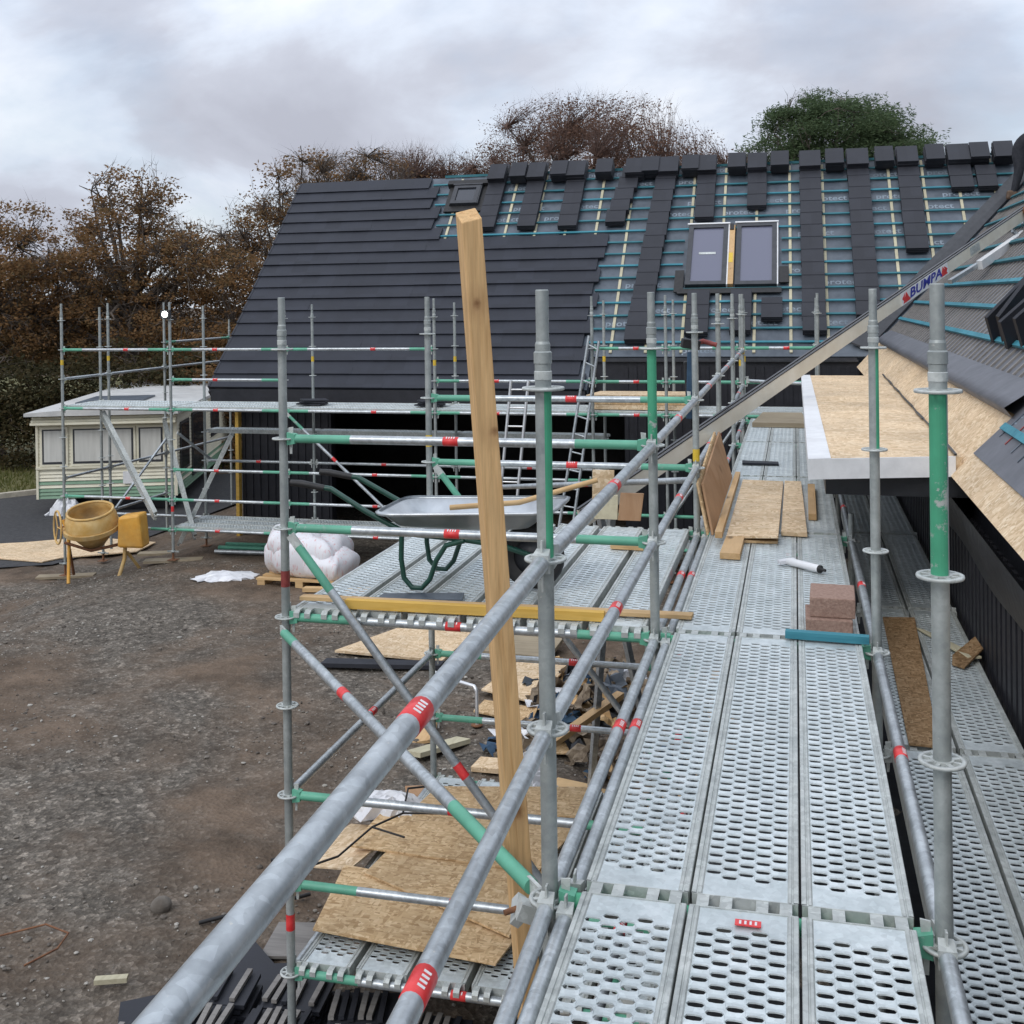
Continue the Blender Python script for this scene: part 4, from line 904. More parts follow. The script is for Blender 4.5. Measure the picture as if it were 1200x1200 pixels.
def crumple(name,label,cat,c,size,mat,seed,kind=None,group=None,n=10):
    r=np.random.default_rng(seed); mb=MB(); V=[];
    ang=r.uniform(.75,1.25,(n+1,n+1))
    for i in range(n+1):
        for j in range(n+1):
            u,v=i/n*2-1,j/n*2-1; e=(1-u*u)*(1-v*v); V.append((c[0]+u*size[0]/2*ang[i,j],c[1]+v*size[1]/2*ang[j,i],c[2]+size[2]*(e**.5*.8*r.uniform(.6,1.15)+r.uniform(0,.12))))
    k=len(V); V+= [(x,y,c[2]-.0) for x,y,_ in V]; top=[(i*(n+1)+j,(i+1)*(n+1)+j,(i+1)*(n+1)+j+1,i*(n+1)+j+1) for i in range(n) for j in range(n)]
    bd=[i*(n+1) for i in range(n+1)]+[n*(n+1)+j for j in range(1,n+1)]+[i*(n+1)+n for i in range(n-1,-1,-1)]+[j for j in range(n-1,0,-1)]
    mb.add(V,top+[tuple(k+q for q in f[::-1]) for f in top]+[(bd[i],bd[(i+1)%len(bd)],k+bd[(i+1)%len(bd)],k+bd[i]) for i in range(len(bd))],mat)
    return solo(name,mb,label,cat,group,kind=kind,loc=c)
crumple('plastic_sheet','crumpled clear plastic sheet on the left edge of the low platform','plastic sheet',(-2.15,4.35,-1.9),(.5,.35,.16),PLAST,3)
crumple('plastic_sheet','white plastic scrap caught at the back of the low platform','plastic sheet',(-1.35,5.3,-2.0),(.32,.45,.16),PLAST,4)
plank('timber_batten','pale timber batten sloping down beyond the low platform','timber',[(-1.55,5.4,-2.02),(-1.48,5.36,-2.02),(-.75,6.4,-1.70),(-.82,6.44,-1.70)],.05,WY)
plank('timber_batten','short pale timber lying near the foot of the scaffold, left of the walkway','timber',[(-.95,5.55,-2.2),(-.28,5.40,-2.2),(-.26,5.47,-2.2),(-.93,5.62,-2.2)],.06,WX)
plank('timber_batten','brown board end poking out beside the walkway foot','timber',[(-.62,5.0,-2.3),(-.40,5.2,-2.2),(-.32,5.1,-2.2),(-.54,4.9,-2.3)],.05,WX)
# ------------------------------------------------------------------ on the ground
gS='tile packs and loose tiles on the ground below the corner post'
r=random.Random(9); k=0
for (x,y,rz,n) in ((-2.62,2.62,.15,7),(-2.18,2.72,.1,6),(-1.72,2.62,.2,7),(-1.30,2.55,.05,6),(-2.85,2.10,.1,6),(-2.30,2.05,.2,7),(-1.75,1.95,.1,5)):
    mb=MB()
    for q in range(n): 
        j=r.uniform(-.03,.03)
        for w in range(2): mb.obox((j+w*.005,-.16+w*.325,.02+q*.034),(.36,.31,.024),TSTK,(0,0,rz+r.uniform(-.02,.02)))
    for w in range(2):
        for e in [q for q in range(6) if r.random()<.8]: R_z=Matrix.Rotation(rz,3,'Z'); mb.obox(R_z@Vector((-.14+e*.056,-.16+w*.325,.02+n*.034)),(.032,.29*r.uniform(.8,1),.022),RIB if r.random()<.75 else TSTK,(r.uniform(-.03,.03),0,rz+r.uniform(-.05,.05)))
    nm=['leftmost by the corner post','just right of the corner post','third along below the front ledger','fourth along below the front ledger','leftmost of the front row','middle of the front row','rightmost of the front row'][k]; k+=1
    sololoc('tile_pack',mb,f'pack of roof tiles stood on the ground, {nm}','roof tiles',gS,loc=(x,y,G(x,y)-.01))
k=0
for (x,y,z,rz) in ((-2.95,2.62,.10,.5),(-2.40,3.15,.05,.2),(-2.80,3.25,.03,.9),(-2.5,3.62,.04,.1)):
    mb=MB(); mb.obox((0,0,.015),(.44,.36,.02),TSTK if k!=3 else RIB,(.06,-.05,rz)); nm=['left of the leftmost pack','beside the corner post','beyond the corner post','furthest back under the OSB offcut'][k]; k+=1
    sololoc('loose_tile',mb,f'single dark tile lying loose {nm}','roof tile',gS,loc=(x,y,G(x,y)+z))
plank('osb_sheet','OSB sheet lying on the ground beyond the loading bay','board',[(-4.75,9.45,-2.50),(-3.35,9.35,-2.50),(-3.25,10.5,-2.48),(-4.2,10.65,-2.48)],.03,OSBP)
plank('slate_row','dark flat plank on the ground before the OSB sheet','board',[(-4.7,8.9,-2.5),(-3.3,9.1,-2.5),(-3.3,9.28,-2.5),(-4.7,9.1,-2.5)],.05,TSTK)
gG='board offcuts on the ground below the loading bay'
plank('osb_offcut','OSB offcut on the ground with a pointed end, left of the near post','board',[(-2.62,8.45,-2.47),(-2.0,8.2,-2.47),(-1.8,9.2,-2.40),(-2.4,9.4,-2.42)],.02,OSBP,gG)
plank('osb_offcut','torn OSB strip on the ground in front of the pointed offcut','board',[(-2.55,7.9,-2.5),(-1.9,7.7,-2.5),(-1.85,8.0,-2.46),(-2.5,8.15,-2.47)],.02,OSB,gG)
plank('grey_panel','grey flat panel on the ground behind the timber post','board',[(-3.0,9.6,-2.45),(-2.1,9.5,-2.45),(-2.05,10.2,-2.4),(-2.9,10.3,-2.4)],.05,WGY)
t=thing('metal_trestle','bent pale metal leg bracket standing on the ground under the loading bay','bracket',(-2.5,7.6,-2.5)); mb=MB(); mb.path([(-3.0,7.9,-2.1),(-2.75,7.75,-2.12),(-2.45,7.6,-2.12),(-2.42,7.58,-2.16),(-2.42,7.58,-2.5)],.02,ALU,8); part('leg',mb,t); mb=MB(); mb.lathe([(.0,.0),(.06,.0),(.06,.012),(.0,.012)],(-2.42,7.58,-2.505),RUST,12); part('foot_plate',mb,t)
# rubbish heap: many rags and scraps nobody could count
mb=MB(); rr=np.random.default_rng(5)
def scrap(mb,c,s,mat,r):
    n=5; V=[]; A=Euler(tuple(r.uniform(-.9,.9,3))).to_matrix()
    for i in range(n+1):
        for j in range(n+1): V.append(Vector(c)+A@Vector(((i/n-.5)*s*r.uniform(.8,1.2),(j/n-.5)*s*.7,r.normal(0,s*.10))))
    mb.add(V,[(i*(n+1)+j,(i+1)*(n+1)+j,(i+1)*(n+1)+j+1,i*(n+1)+j+1) for i in range(n) for j in range(n)],mat)
NAVC=gen('blue_rag',(.02,.05,.10),(.04,.09,.15),10,.8)
for k in range(260):
    a,b=rr.uniform(-1,1,2); h=max(0,1-a*a-b*b)
    x,y=-1.05+a*1.0,8.0+b*1.5; m=rr.choice(10); mt=[RAG,RAG,RAG,RAG,BLKM,UND,PLAST,RAG,WX,NAVC][m]
    scrap(mb,(x,y,-2.52+rr.uniform(.0,.42)*h+.04),rr.uniform(.12,.42),mt,rr)
solo('rubbish_heap',mb,'heap of muddy wrapping, rags and scraps under the walkway','rubbish',kind='stuff')
# offcuts below the near decks
for k,(x,y,rz,L_) in enumerate(((-.9,2.2,.2,1.1),(-.6,1.7,-.2,.9),(-.35,2.3,.5,.8),(-1.1,1.2,.1,.9))):
    mb=MB(); mb.obox((0,0,.05),(L_,.16,.045),WX,(0,.03,rz)); sololoc('timber_offcut',mb,f'sawn timber offcut on the dark ground under the front rails, '+['longest and furthest left','second, tilted right','rightmost near the post foot','closest to the camera'][k],'timber','timber offcuts under the front rails',.003,loc=(x,y,-2.5+.04*k))
# more loose offcuts under the loading bay and beside the low platform
r=random.Random(21); mats=[OSBP,OSB,WX,WY,PALE,WGY,OSB,PLY]
spots=[(-2.0,6.6),(-1.6,7.1),(-1.2,6.3),(-.75,6.9),(-2.6,6.9),(-.5,7.6),(-1.9,5.7),(-2.45,5.9),(-.9,5.9),(-1.4,8.9),(-.45,6.2),(-2.9,7.3)]
wh=['furthest left but one, near the mixer side','beside the heap of rags','in front of the heap of rags','right of the heap, near the walkway','left of the bent bracket','nearest the walkway foot','just behind the low platform','at the back left corner of the low platform','behind the low platform, right of centre','behind the heap of rags','tucked under the walkway edge','furthest left on the gravel']
kd=['pale OSB offcut','tan OSB offcut','short pine offcut','pine stick','pale batten end','grey board end','tan OSB strip','brown plywood scrap']
for k,(x,y) in enumerate(spots):
    mb=MB(); mb.obox((0,0,.03),(r.uniform(.25,.7),r.uniform(.07,.28),r.choice([.018,.03,.045])),mats[k%8],(r.uniform(-.15,.15),r.uniform(-.12,.12),r.uniform(0,3)))
    sololoc('board_offcut',mb,f'{kd[k%8]} on the ground, {wh[k]}','offcut','board offcuts scattered under the loading bay',.002,loc=(x,y,G(x,y)+.02))
mb=MB(); mb.path([(-2.45,3.3,-1.86),(-2.2,3.55,-1.84),(-2.1,3.9,-1.80),(-1.95,4.1,-1.78),(-2.0,4.35,-1.72),(-1.8,4.5,-1.74)],.008,BLK,6); mb.path([(-2.1,3.9,-1.80),(-1.85,3.85,-1.82)],.007,BLK,6); mb.path([(-1.95,4.1,-1.78),(-1.65,4.2,-1.80)],.007,BLK,6); solo('black_cable',mb,'thin black cable tangled over the OSB sheets of the low platform','cable',loc=(-2.1,3.9,-1.8))
# bulk bag on a pallet
PX,PY=-6.52,12.75; gzz=G(PX,PY)
t=thing('pallet','low timber pallet under the shrink wrapped sacks','pallet',(PX,PY,gzz))
for k in range(5): mb=MB(); mb.box(PX-.7,PX+.7,PY-.5+k*.22,PY-.38+k*.22,gzz+.10,gzz+.125,WX); part('slat',mb,t)
for k in range(3): mb=MB(); mb.box(PX-.68+k*.62,PX-.56+k*.62,PY-.5,PY+.5,gzz+.0,gzz+.098,WX); part('bearer',mb,t)
t=thing('wrapped_sacks','slumped bulk load of white and pink wrapped sacks on a low pallet','sacks',(PX,PY,gzz+.127))
rr=np.random.default_rng(15)
def pillow(c,sx,sy,sz,rz,tilt,seed):
    r=np.random.default_rng(seed); ph=r.uniform(0,6.28,8); mb=MB(); V=[]; nu,nv_=28,14; M3=Euler((tilt[0],tilt[1],rz)).to_matrix()
    for j in range(nv_+1):
        v=-math.pi/2+math.pi*j/nv_
        for i in range(nu):
            u_=2*math.pi*i/nu; cc=lambda w,e: math.copysign(abs(w)**e,w)
            x=cc(math.cos(v),.55)*cc(math.cos(u_),.5); y=cc(math.cos(v),.55)*cc(math.sin(u_),.5); z=cc(math.sin(v),.8)
            w=1+.045*math.sin(5*u_+ph[0]+2*v)+.035*math.sin(9*u_-3*v+ph[1])+.03*math.sin(4*x*3+ph[2])*math.sin(5*y+ph[3])
            V.append(Vector(c)+M3@Vector((x*sx*w,y*sy*w,z*sz*w*(1+.18*math.sin(3*x+ph[4])*math.cos(2.5*y+ph[5])))))
    mb.add(V,[(j*nu+i,j*nu+(i+1)%nu,(j+1)*nu+(i+1)%nu,(j+1)*nu+i) for j in range(nv_) for i in range(nu)],PINKW,True); return mb
zs_=gzz+.127
for k,(x,y,z,sx,sy,sz,rz,ti) in enumerate(((-.08,0,.30,.62,.47,.31,.04,(.02,.05)),(-.25,-.05,.47,.42,.38,.22,.3,(.08,.12)),(.34,-.12,.20,.36,.38,.21,-.2,(.10,.22)))):
    part('sack',pillow((PX+x,PY+y,zs_+z),sx,sy,sz,rz,ti,40+k),t)
plank('timber_batten','pale timber batten on the ground in front of the wrapped sacks','timber',[(-6.35,12.0,G(-6,12)+.02),(-5.2,12.15,G(-6,12)+.02),(-5.2,12.27,G(-6,12)+.02),(-6.35,12.12,G(-6,12)+.02)],.06,WX)
crumple('plastic_sheet','white crumpled plastic sheet lying on the gravel left of the wrapped sacks','plastic sheet',(-7.93,12.65,G(-7.9,12.6)),(.85,.55,.10),PLAST,8)
crumple('plastic_bag','white plastic bag beside the caravan corner','plastic bag',(-15.0,18.5,G(-15,18.5)),(.75,.6,.45),PLAST,12)
# pipes and boards behind the mixer
for k in range(4):
    mb=MB(); y=14.05+k*.13; mb.tube((-8.9,y,G(-8.5,14)+.06+.04*(k%2)),(-7.2,y+.1,G(-7.5,14)+.06+.04*(k%2)),.035,GREENL if k%2 else GA,10); solo('spare_tube',mb,['galvanised spare tube nearest in the bundle by the sacks','green ended spare tube second in the bundle by the sacks','galvanised spare tube third in the bundle by the sacks','green spare tube furthest in the bundle by the sacks'][k],'tube','spare tubes lying by the sacks',loc=(-8,y,G(-8,14)))
for k,(x,y,c) in enumerate(((-11.45,13.55,0),(-9.42,13.6,1),(-7.9,14.6,2),(-10.3,14.8,3))):
    mb=MB(); mb.obox((0,0,.02),(.95,.22,.04),WGY,(0,0,.35)); sololoc('sole_board',mb,['grey sole board under the leftmost scaffold post','grey sole board under the lamp post of the scaffold','grey sole board beside the spare tubes','grey sole board behind the cement mixer'][k],'board','sole boards under the house front scaffold',loc=(x,y,G(x,y)))
OS=[(-14.6,14.0),(-12.5,14.25),(-11.75,13.75),(-11.3,14.9),(-11.9,16.0),(-12.9,15.9)]
OS=[(-13.6,14.35),(-12.45,14.25),(-12.3,14.6),(-11.2,15.3),(-11.3,16.1),(-12.9,16.3),(-13.9,15.6),(-15.2,15.0)]
mb=MB(); mb.prism([(x,y,G(x,y)+.045) for x,y in OS],(0,0,.02),OSBP); solo('osb_sheet',mb,'long OSB sheets laid as a path on the tarmac left of the cement mixer','board',loc=(-13,15,-2.88))
mb=MB(); mb.lathe([(0,-.04),(.06,-.03),(.085,.01),(.07,.05),(.03,.07),(0,.072)],(0,0,.02),STONE,7,smooth=False); sololoc('stone',mb,'single larger pale stone on the mud near the long rail','stone',bevel=.03,loc=(-3.68,3.85,G(-3.7,3.8)-.01))
mb=MB(); mb.path([(-4.55,3.25,-2.49),(-4.3,3.42,-2.47),(-4.08,3.36,-2.47),(-4.05,3.2,-2.48),(-4.15,3.0,-2.49)],.007,RUST,6); solo('bent_wire',mb,'bent rusty wire lying on the mud at the left edge','wire',loc=(-4.3,3.3,-2.5))
mb=MB(); mb.obox((0,0,.02),(.20,.05,.03),PALE,(0,0,.35)); sololoc('timber_offcut',mb,'tiny pale stick on the mud beside the long rail','timber',loc=(-3.5,2.98,-2.5))
for k,(p,q) in enumerate((((-3.2,4.6),(-2.3,5.6)),((-3.3,3.7),(-2.7,4.2)))):
    mb=MB(); mb.path([(p[0],p[1],-2.49),((p[0]+q[0])/2+.05,(p[1]+q[1])/2,-2.47),(q[0],q[1],-2.48)],.014,BLK,6); solo('hose',mb,['thin dark hose on the gravel left of the corner post','short dark hose nearer the long rail'][k],'hose',loc=(p[0],p[1],-2.5))
# ------------------------------------------------------------------ cement mixer
mx,my=-10.45,13.05; mz=G(mx,my); 
t=thing('cement_mixer','orange cement mixer with a crusted yellow drum standing under the scaffold','cement mixer',(mx,my,mz))
ax=Vector((.97,.24,0)).normalized(); fw=Vector((.24,-.97,0))
def q(a,b,z): return Vector((mx,my,mz))+ax*a+fw*b+Vector((0,0,z))
mb=MB(); d=Vector((.05,-.25,.97)).normalized(); c=q(-.12,0,.93); V=[]; prof=[(.0,-.40),(.15,-.40),(.36,-.14),(.42,-.06),(.42,.0),(.412,.10),(.375,.20),(.355,.225),(.345,.205),(.385,.10),(.36,-.10),(.0,-.34)]
R3=d.to_track_quat('Z','Y').to_matrix(); ns=28
for (r_,h) in prof:
    for k in range(ns): a=2*math.pi*k/ns; V.append(c+R3@Vector((r_*math.cos(a),r_*math.sin(a),h)))
mb.add(V,[(i*ns+k,i*ns+(k+1)%ns,(i+1)*ns+(k+1)%ns,(i+1)*ns+k) for i in range(len(prof)-1) for k in range(ns)],YLW,True); part('drum',mb,t)
mb=MB(); V=[]
for (r_,h) in ((.415,-.10),(.455,-.10),(.455,-.03),(.415,-.03),(.415,-.10)):
    for k in range(ns): a=2*math.pi*k/ns; V.append(c+R3@Vector((r_*math.cos(a),r_*math.sin(a),h)))
mb.add(V,[(i*ns+k,i*ns+(k+1)%ns,(i+1)*ns+(k+1)%ns,(i+1)*ns+k) for i in range(4) for k in range(ns)],YLW); part('ring_gear',mb,t)
mb=MB(); V=[c+R3@Vector((.36*math.cos(a),.36*math.sin(a),.225)) for a in np.linspace(0,2*math.pi,25)]; mb.path(V,.022,YLW,8,False); part('drum_rim',mb,t)
mb=MB()
mb.hexa([q(.36,.2,.56),q(.79,.2,.54),q(.79,-.16,.54),q(.36,-.16,.56),q(.38,.2,1.06),q(.73,.2,1.10),q(.75,-.16,1.10),q(.38,-.16,1.06)],ORG); part('motor_housing',mb,t,bevel=.04)
mb=MB(); mb.path([q(-.58,.02,1.0),q(-.5,.02,.7),q(-.5,0,.55),q(-.42,.25,0)],.028,ORG,8); part('leg',mb,t)
mb=MB(); mb.path([q(-.5,0,.55),q(-.55,-.3,.02)],.025,RUST,8); part('leg',mb,t)
mb=MB(); mb.path([q(.44,.02,.62),q(.43,.05,.35),q(.36,.2,.0)],.032,YLW,8); part('leg',mb,t)
mb=MB(); mb.path([q(.46,0,.45),q(.62,-.3,.02)],.025,YLW,8); part('leg',mb,t)
mb=MB(); mb.path([q(-.56,.02,.62),q(-.1,.1,.50),q(.42,.02,.60)],.026,RUST,8); part('cradle',mb,t)
mb=MB(); V=[q(-.66,.06+.26*math.cos(a)*.55,.88+.27*math.sin(a))+ax*.12*math.cos(a) for a in np.linspace(0,2*math.pi,25)]; mb.path(V,.017,YLW,8,False)
for a in (0,2.1,4.2): mb.path([q(-.66,.06,.88),q(-.66,.06+.26*math.cos(a)*.55,.88+.27*math.sin(a))+ax*.12*math.cos(a)],.011,YLW,6)
mb.path([q(-.66,.06,.88),q(-.5,.02,.88)],.02,RUST,8); part('tilting_wheel',mb,t)
# leaning deck planks by the mixer
def lean_deck(p0,p1,label):
    p0=Vector(p0); p1=Vector(p1); d=(p1-p0); u=d.normalized(); o=deck(p0.x,p0.y,p0.z,2.07 if d.length<2.3 else 2.57,label,'steel boards leaning by the caravan')
    o.rotation_mode='QUATERNION'; zax=Vector((-.86,-.42,.3)); xax=u.cross(zax).normalized(); zax=xax.cross(u).normalized(); o.rotation_quaternion=Matrix((xax,u,zax)).transposed().to_quaternion()
lean_deck((-10.85,13.72,-.10),(-9.62,13.45,-1.90),'steel board leaning diagonally in front of the caravan windows')
lean_deck((-9.92,14.15,-.28),(-9.25,13.9,-2.10),'steep steel board leaning at the caravan corner')
lean_deck((-8.70,14.3,-.45),(-9.45,14.0,-2.10),'steel board leaning the other way by the caravan door')
# flood light
t=thing('flood_light','lit white flood light on the scaffold post by the caravan','light',(-9.38,13.48,1.5)); mb=MB(); mb.box(-9.50,-9.33,13.44,13.49,1.52,1.66,FRM); mb.tube((-9.40,13.5,1.5),(-9.40,13.47,1.6),.012,FRM,8); part('lamp_body',mb,t)
mb=MB(); mb.lathe([(0,-.012),(.035,-.010),(.052,.0)],(-9.415,13.436,1.59),LAMP,20,ax='y'); part('lamp_lens',mb,t)
# ladders
def ladder(p0,p1,q0,q1,n,r_,label,mat=ALU):
    t=thing('ladder',label,'ladder',p1); 
    for a,b in ((p0,p1),(q0,q1)): mb=MB(); mb.path([a,b],r_,mat,8); part('rail',mb,t)
    for k in range(n):
        f=(k+.5)/n; mb=MB(); mb.path([Vector(p0).lerp(Vector(p1),f),Vector(q0).lerp(Vector(q1),f)],r_*.6,mat,6); part('rung',mb,t)
ladder((-3.47,13.3,.53),(-3.72,12.95,-2.5),(-3.20,13.3,.53),(-3.46,12.95,-2.5),11,.024,'white aluminium ladder leaning against the house front scaffold')
ladder((-2.28,13.4,1.20),(-2.84,12.95,-2.5),(-2.13,13.4,1.12),(-2.62,12.95,-2.5),14,.022,'tall thin steel ladder leaning right of the white ladder',GA)
for k in range(3):
    plank('osb_sheet',['lowest OSB sheet of the pile on the eaves boards','middle OSB sheet of the pile on the eaves boards','top OSB sheet of the pile on the eaves boards'][k],'board',[(-2.3-.05*k,13.75,.06+k*.075),(-.75,13.7+.05*k,.06+k*.075),(-.75,14.5,.06+k*.075),(-2.3,14.5,.06+k*.075)],.07,OSBP if k!=1 else OSB,'OSB pile on the eaves boards')
for k,(x,z,nm) in enumerate(((-7.05,.06,'by the left scaffold post'),(-5.0,.06,'by the middle scaffold post'))):
    mb=MB()
    for q_ in range(3): mb.obox((.02*q_,0,.02+.03*q_),(.42,.34,.022),TSTK,(0,.03,.3*q_))
    sololoc('tile_pile',mb,f'small pile of dark tiles on the eaves boards {nm}','roof tiles','tile piles on the eaves boards',loc=(x,14.0,z))
# bag / straps hanging on the scaffold
mb=MB(); mb.obox((0,0,.05),(.045,.05,.5),NAVC,(0,.03,0)); mb.obox((-.02,.02,.02),(.03,.05,.42),BLK,(0,-.05,.2)); mb.obox((.01,-.01,.36),(.14,.06,.07),BLK,(.1,.15,.4)); mb.path([(.0,.02,.34),(.10,.03,.38),(.2,.02,.35)],.02,REDD,8); sololoc('hanging_strap',mb,'dark blue strap bundle hanging on the second loading bay post','strap',bevel=.02,loc=(-.05,5.25,1.05)); 
# ------------------------------------------------------------------ inclined conveyor
p0=Vector((-.98,5.75,-.02)); p1=Vector((3.70,12.85,2.83)); u=(p1-p0).normalized(); sdv=u.cross(Vector((0,0,1))).normalized(); nv=sdv.cross(u).normalized()
t=thing('tile_conveyor','long beige inclined roof tile conveyor with a lettered white sign, reaching onto the right roof','conveyor',p0)
def cb(f0,f1,a0,a1,b0,b1,mat,mb):
    A,B_=p0.lerp(p1,f0),p0.lerp(p1,f1); return mb.hexa([A+sdv*a0+nv*b0,A+sdv*a1+nv*b0,B_+sdv*a1+nv*b0,B_+sdv*a0+nv*b0,A+sdv*a0+nv*b1,A+sdv*a1+nv*b1,B_+sdv*a1+nv*b1,B_+sdv*a0+nv*b1],mat)
Lc=(p1-p0).length
for s in (-1,1):
    mb=MB(); a=.026*s; cb(0,1,a-.010,a+.010,-.075,.066,BEIGE,mb); cb(0,1,a-.012,a+.012,.0665,.078,FRM,mb); part('side_beam',mb,t)
mb=MB(); cb(.002,.998,-.015,.015,.03,.06,BLK,mb); part('belt',mb,t)
mb=MB()
for k in range(22): f=.02+k*.0445; cb(f,f+.004,-.0155,.0155,-.06,-.02,RUST,mb)
part('cross_members',mb,t)
sd_=1 if (sdv.dot(Vector((-.1,-1,0)))>0) else -1
f0,f1=None,None
def face(f,b): return p0.lerp(p1,f)+sdv*sd_*.0362+nv*b
fa,fb=.602,.732
mb=MB(); mb.prism([face(fa,-.074),face(fb,-.074),face(fb,.065),face(fa,.065)],sdv*sd_*.006,WHT); sg=part('sign',mb,t)
TV3,TF3=text_mesh('BUMPA',.145,.25,.004); xm=np.abs(TV3[:,0]).max(); Ls=(fb-fa)*Lc; sc=Ls*.35/xm
flip=1
mb=MB(); mid=face((fa+fb)/2,0)+sdv*sd_*.009
mb.add([mid+u*a*sc+nv*(b*.98) for a,b,_ in TV3],TF3,SIGNB)
for e,s in ((fa,1),(fb,-1)):
    mb.prism([face(e,-.058)+u*s*.03,face(e,-.058)+u*s*.20,face(e,.052)+u*s*.13],sdv*sd_*.0078,SIGNR); mb.prism([face(e,-.0)+u*s*.02,face(e,-.045)+u*s*.06,face(e,.05)+u*s*.10],sdv*sd_*.0074,SIGNR)
part('sign_lettering',mb,sg)
mb=MB(); mb.prism([face(.80,-.05),face(.83,-.05),face(.83,.05),face(.80,.05)],sdv*sd_*.004,GR); part('small_sticker',mb,t)
mb=MB(); h=p0.lerp(p1,.985)
mb.beam(h+nv*-.11,h+nv*-.11+Vector((.40,.35,-.62)),.05,.05,GA); mb.beam(h-u*.35+nv*-.12,h-u*.05+Vector((.42,.35,-.66)),.04,.04,GA); mb.beam(h-u*1.5+sdv*sd_*.05+nv*-.22,h+u*.1+sdv*sd_*.05+nv*-.24,.07,.11,WHT); mb.beam(h-u*2.2+nv*-.2,h-u*1.2+nv*-.24,.05,.05,GA)
mb.lathe([(.0,-.2),(.07,-.2),(.07,.2),(0,.2)],h+u*.12,RUST,12,ax='y'); part('head_support',mb,t)
mb=MB(); L0=p0.lerp(p1,.03); mb.beam(L0+sdv*.07+nv*-.1,(L0.x-.2,L0.y+.35,-2.5),.05,.05,GA); mb.beam(L0-sdv*.07+nv*-.1,(L0.x+.35,L0.y+.55,-2.5),.05,.05,GA); part('trolley_leg',mb,t)
# ------------------------------------------------------------------ static caravan
fl,fr_=Vector((-15.575,18.295,0)),Vector((-12.758,19.297,0)); e1=(fr_-fl).normalized(); e2=Vector((-e1.y,e1.x,0)); Wc=(fr_-fl).length; Lc2=9.5; zb,zt=-2.52,-.66; g0=-2.9
cv=thing('static_caravan','cream static caravan with green lower band and wide front windows','caravan',(fl.x,fl.y,g0))
def cp(a,b,z): return fl+e1*a+e2*b+Vector((0,0,z))
def cbx(a0,a1,b0,b1,z0,z1,mat,mb): return mb.hexa([cp(a0,b0,z0),cp(a1,b0,z0),cp(a1,b1,z0),cp(a0,b1,z0),cp(a0,b0,z1),cp(a1,b0,z1),cp(a1,b1,z1),cp(a0,b1,z1)],mat)
mb=MB(); nb=24
cbx(0,Wc,0,Lc2,zb,zt,CRM,mb)
for k in range(nb):
    z0=zb+(zt-zb)*k/nb; z1=zb+(zt-zb)*(k+1)/nb; mt=CGRN if k in (0,1,2,4) else CRM
    V=[cp(0,-.004,z1-.004),cp(0,-.03,z0+.004),cp(Wc,-.03,z0+.004),cp(Wc,-.004,z1-.004),cp(0,-.004,z0),cp(Wc,-.004,z0)]; mb.add(V,[(0,1,2,3),(1,4,5,2)],mt)
    V=[cp(Wc+.004,0,z1-.004),cp(Wc+.03,0,z0+.004),cp(Wc+.03,Lc2,z0+.004),cp(Wc+.004,Lc2,z1-.004),cp(Wc+.004,0,z0),cp(Wc+.004,Lc2,z0)]; mb.add(V,[(3,2,1,0),(1,2,5,4)],mt)
part('body',mb,cv)
mb=MB(); V=[]
for b in (-.38,Lc2+.2):
    for a,z in ((-.16,zt+.0),(-.16,zt+.07),(Wc*.25,zt+.13),(Wc*.5,zt+.17),(Wc*.75,zt+.14),(Wc+.14,zt+.07),(Wc+.14,zt)): V.append(cp(a,b,z))
mb.add(V,[(k,k+1,7+k+1,7+k) for k in range(6)]+[(6,0,7,13),tuple(range(7)),tuple(range(13,6,-1))],CROOF); part('roof',mb,cv)
mb=MB()
for k in range(4): cbx(-.06,Wc+.06,-.30+k*.07,-.031,zt-.20+k*.055,zt-.15+k*.055,CRM,mb)
part('front_cornice',mb,cv)
mb=MB(); cbx(.6,2.0,.8,2.6,zt+.155,zt+.19,UND,mb); part('roof_sheet',mb,cv)
for (a0,a1,zz0,zz1,side) in ((.12,.62,-1.75,-.98,0),(.78,2.08,-1.75,-.98,0),(2.2,2.72,-1.75,-.98,0),(.35,1.35,-2.05,-.92,1),(1.75,3.3,-2.35,-.85,1),(4.4,5.6,-1.75,-.98,1)):
    f=MB(); gl=MB()
    if side==0:
        cbx(a0-.05,a1+.05,-.052,-.031,zz0-.05,zz1+.05,CRM,f); cbx(a0-.0,a1,-.06,-.0525,zz0,zz1,FRM,f); w=part('window',f,cv); cbx(a0+.04,a1-.04,-.064,-.0605,zz0+.05,zz1-.03,CURT,gl); part('window_blind',gl,w)
    else:
        cbx(Wc+.031,Wc+.055,a0,a1,zz0,zz1,FRM,f); w=part('window' if zz0>-2 else 'door',f,cv); cbx(Wc+.0555,Wc+.059,a0+.06,a1-.06,zz0+.06,zz1-.06,GLASS if zz0>-9 else CURT,gl); part('window_blind' if zz0>-2 else 'door_panel',gl,w)
mb=MB(); cbx(-.02,Wc+.02,-.07,-.031,-1.86,-1.81,CRM,mb); cbx(-.02,.03,-.05,-.031,zb,zt,CRM,mb); cbx(Wc-.03,Wc+.04,-.05,-.031,zb,zt,CRM,mb); part('front_trim',mb,cv)
mb=MB(); cbx(.3,Wc-.3,.5,Lc2-.4,g0+.02,zb,BLKM,mb); part('chassis',mb,cv)
mb=MB(); cbx(1.85,2.1,-.065,-.035,-2.22,-1.95,WHT,mb); part('notice_plate',mb,cv)
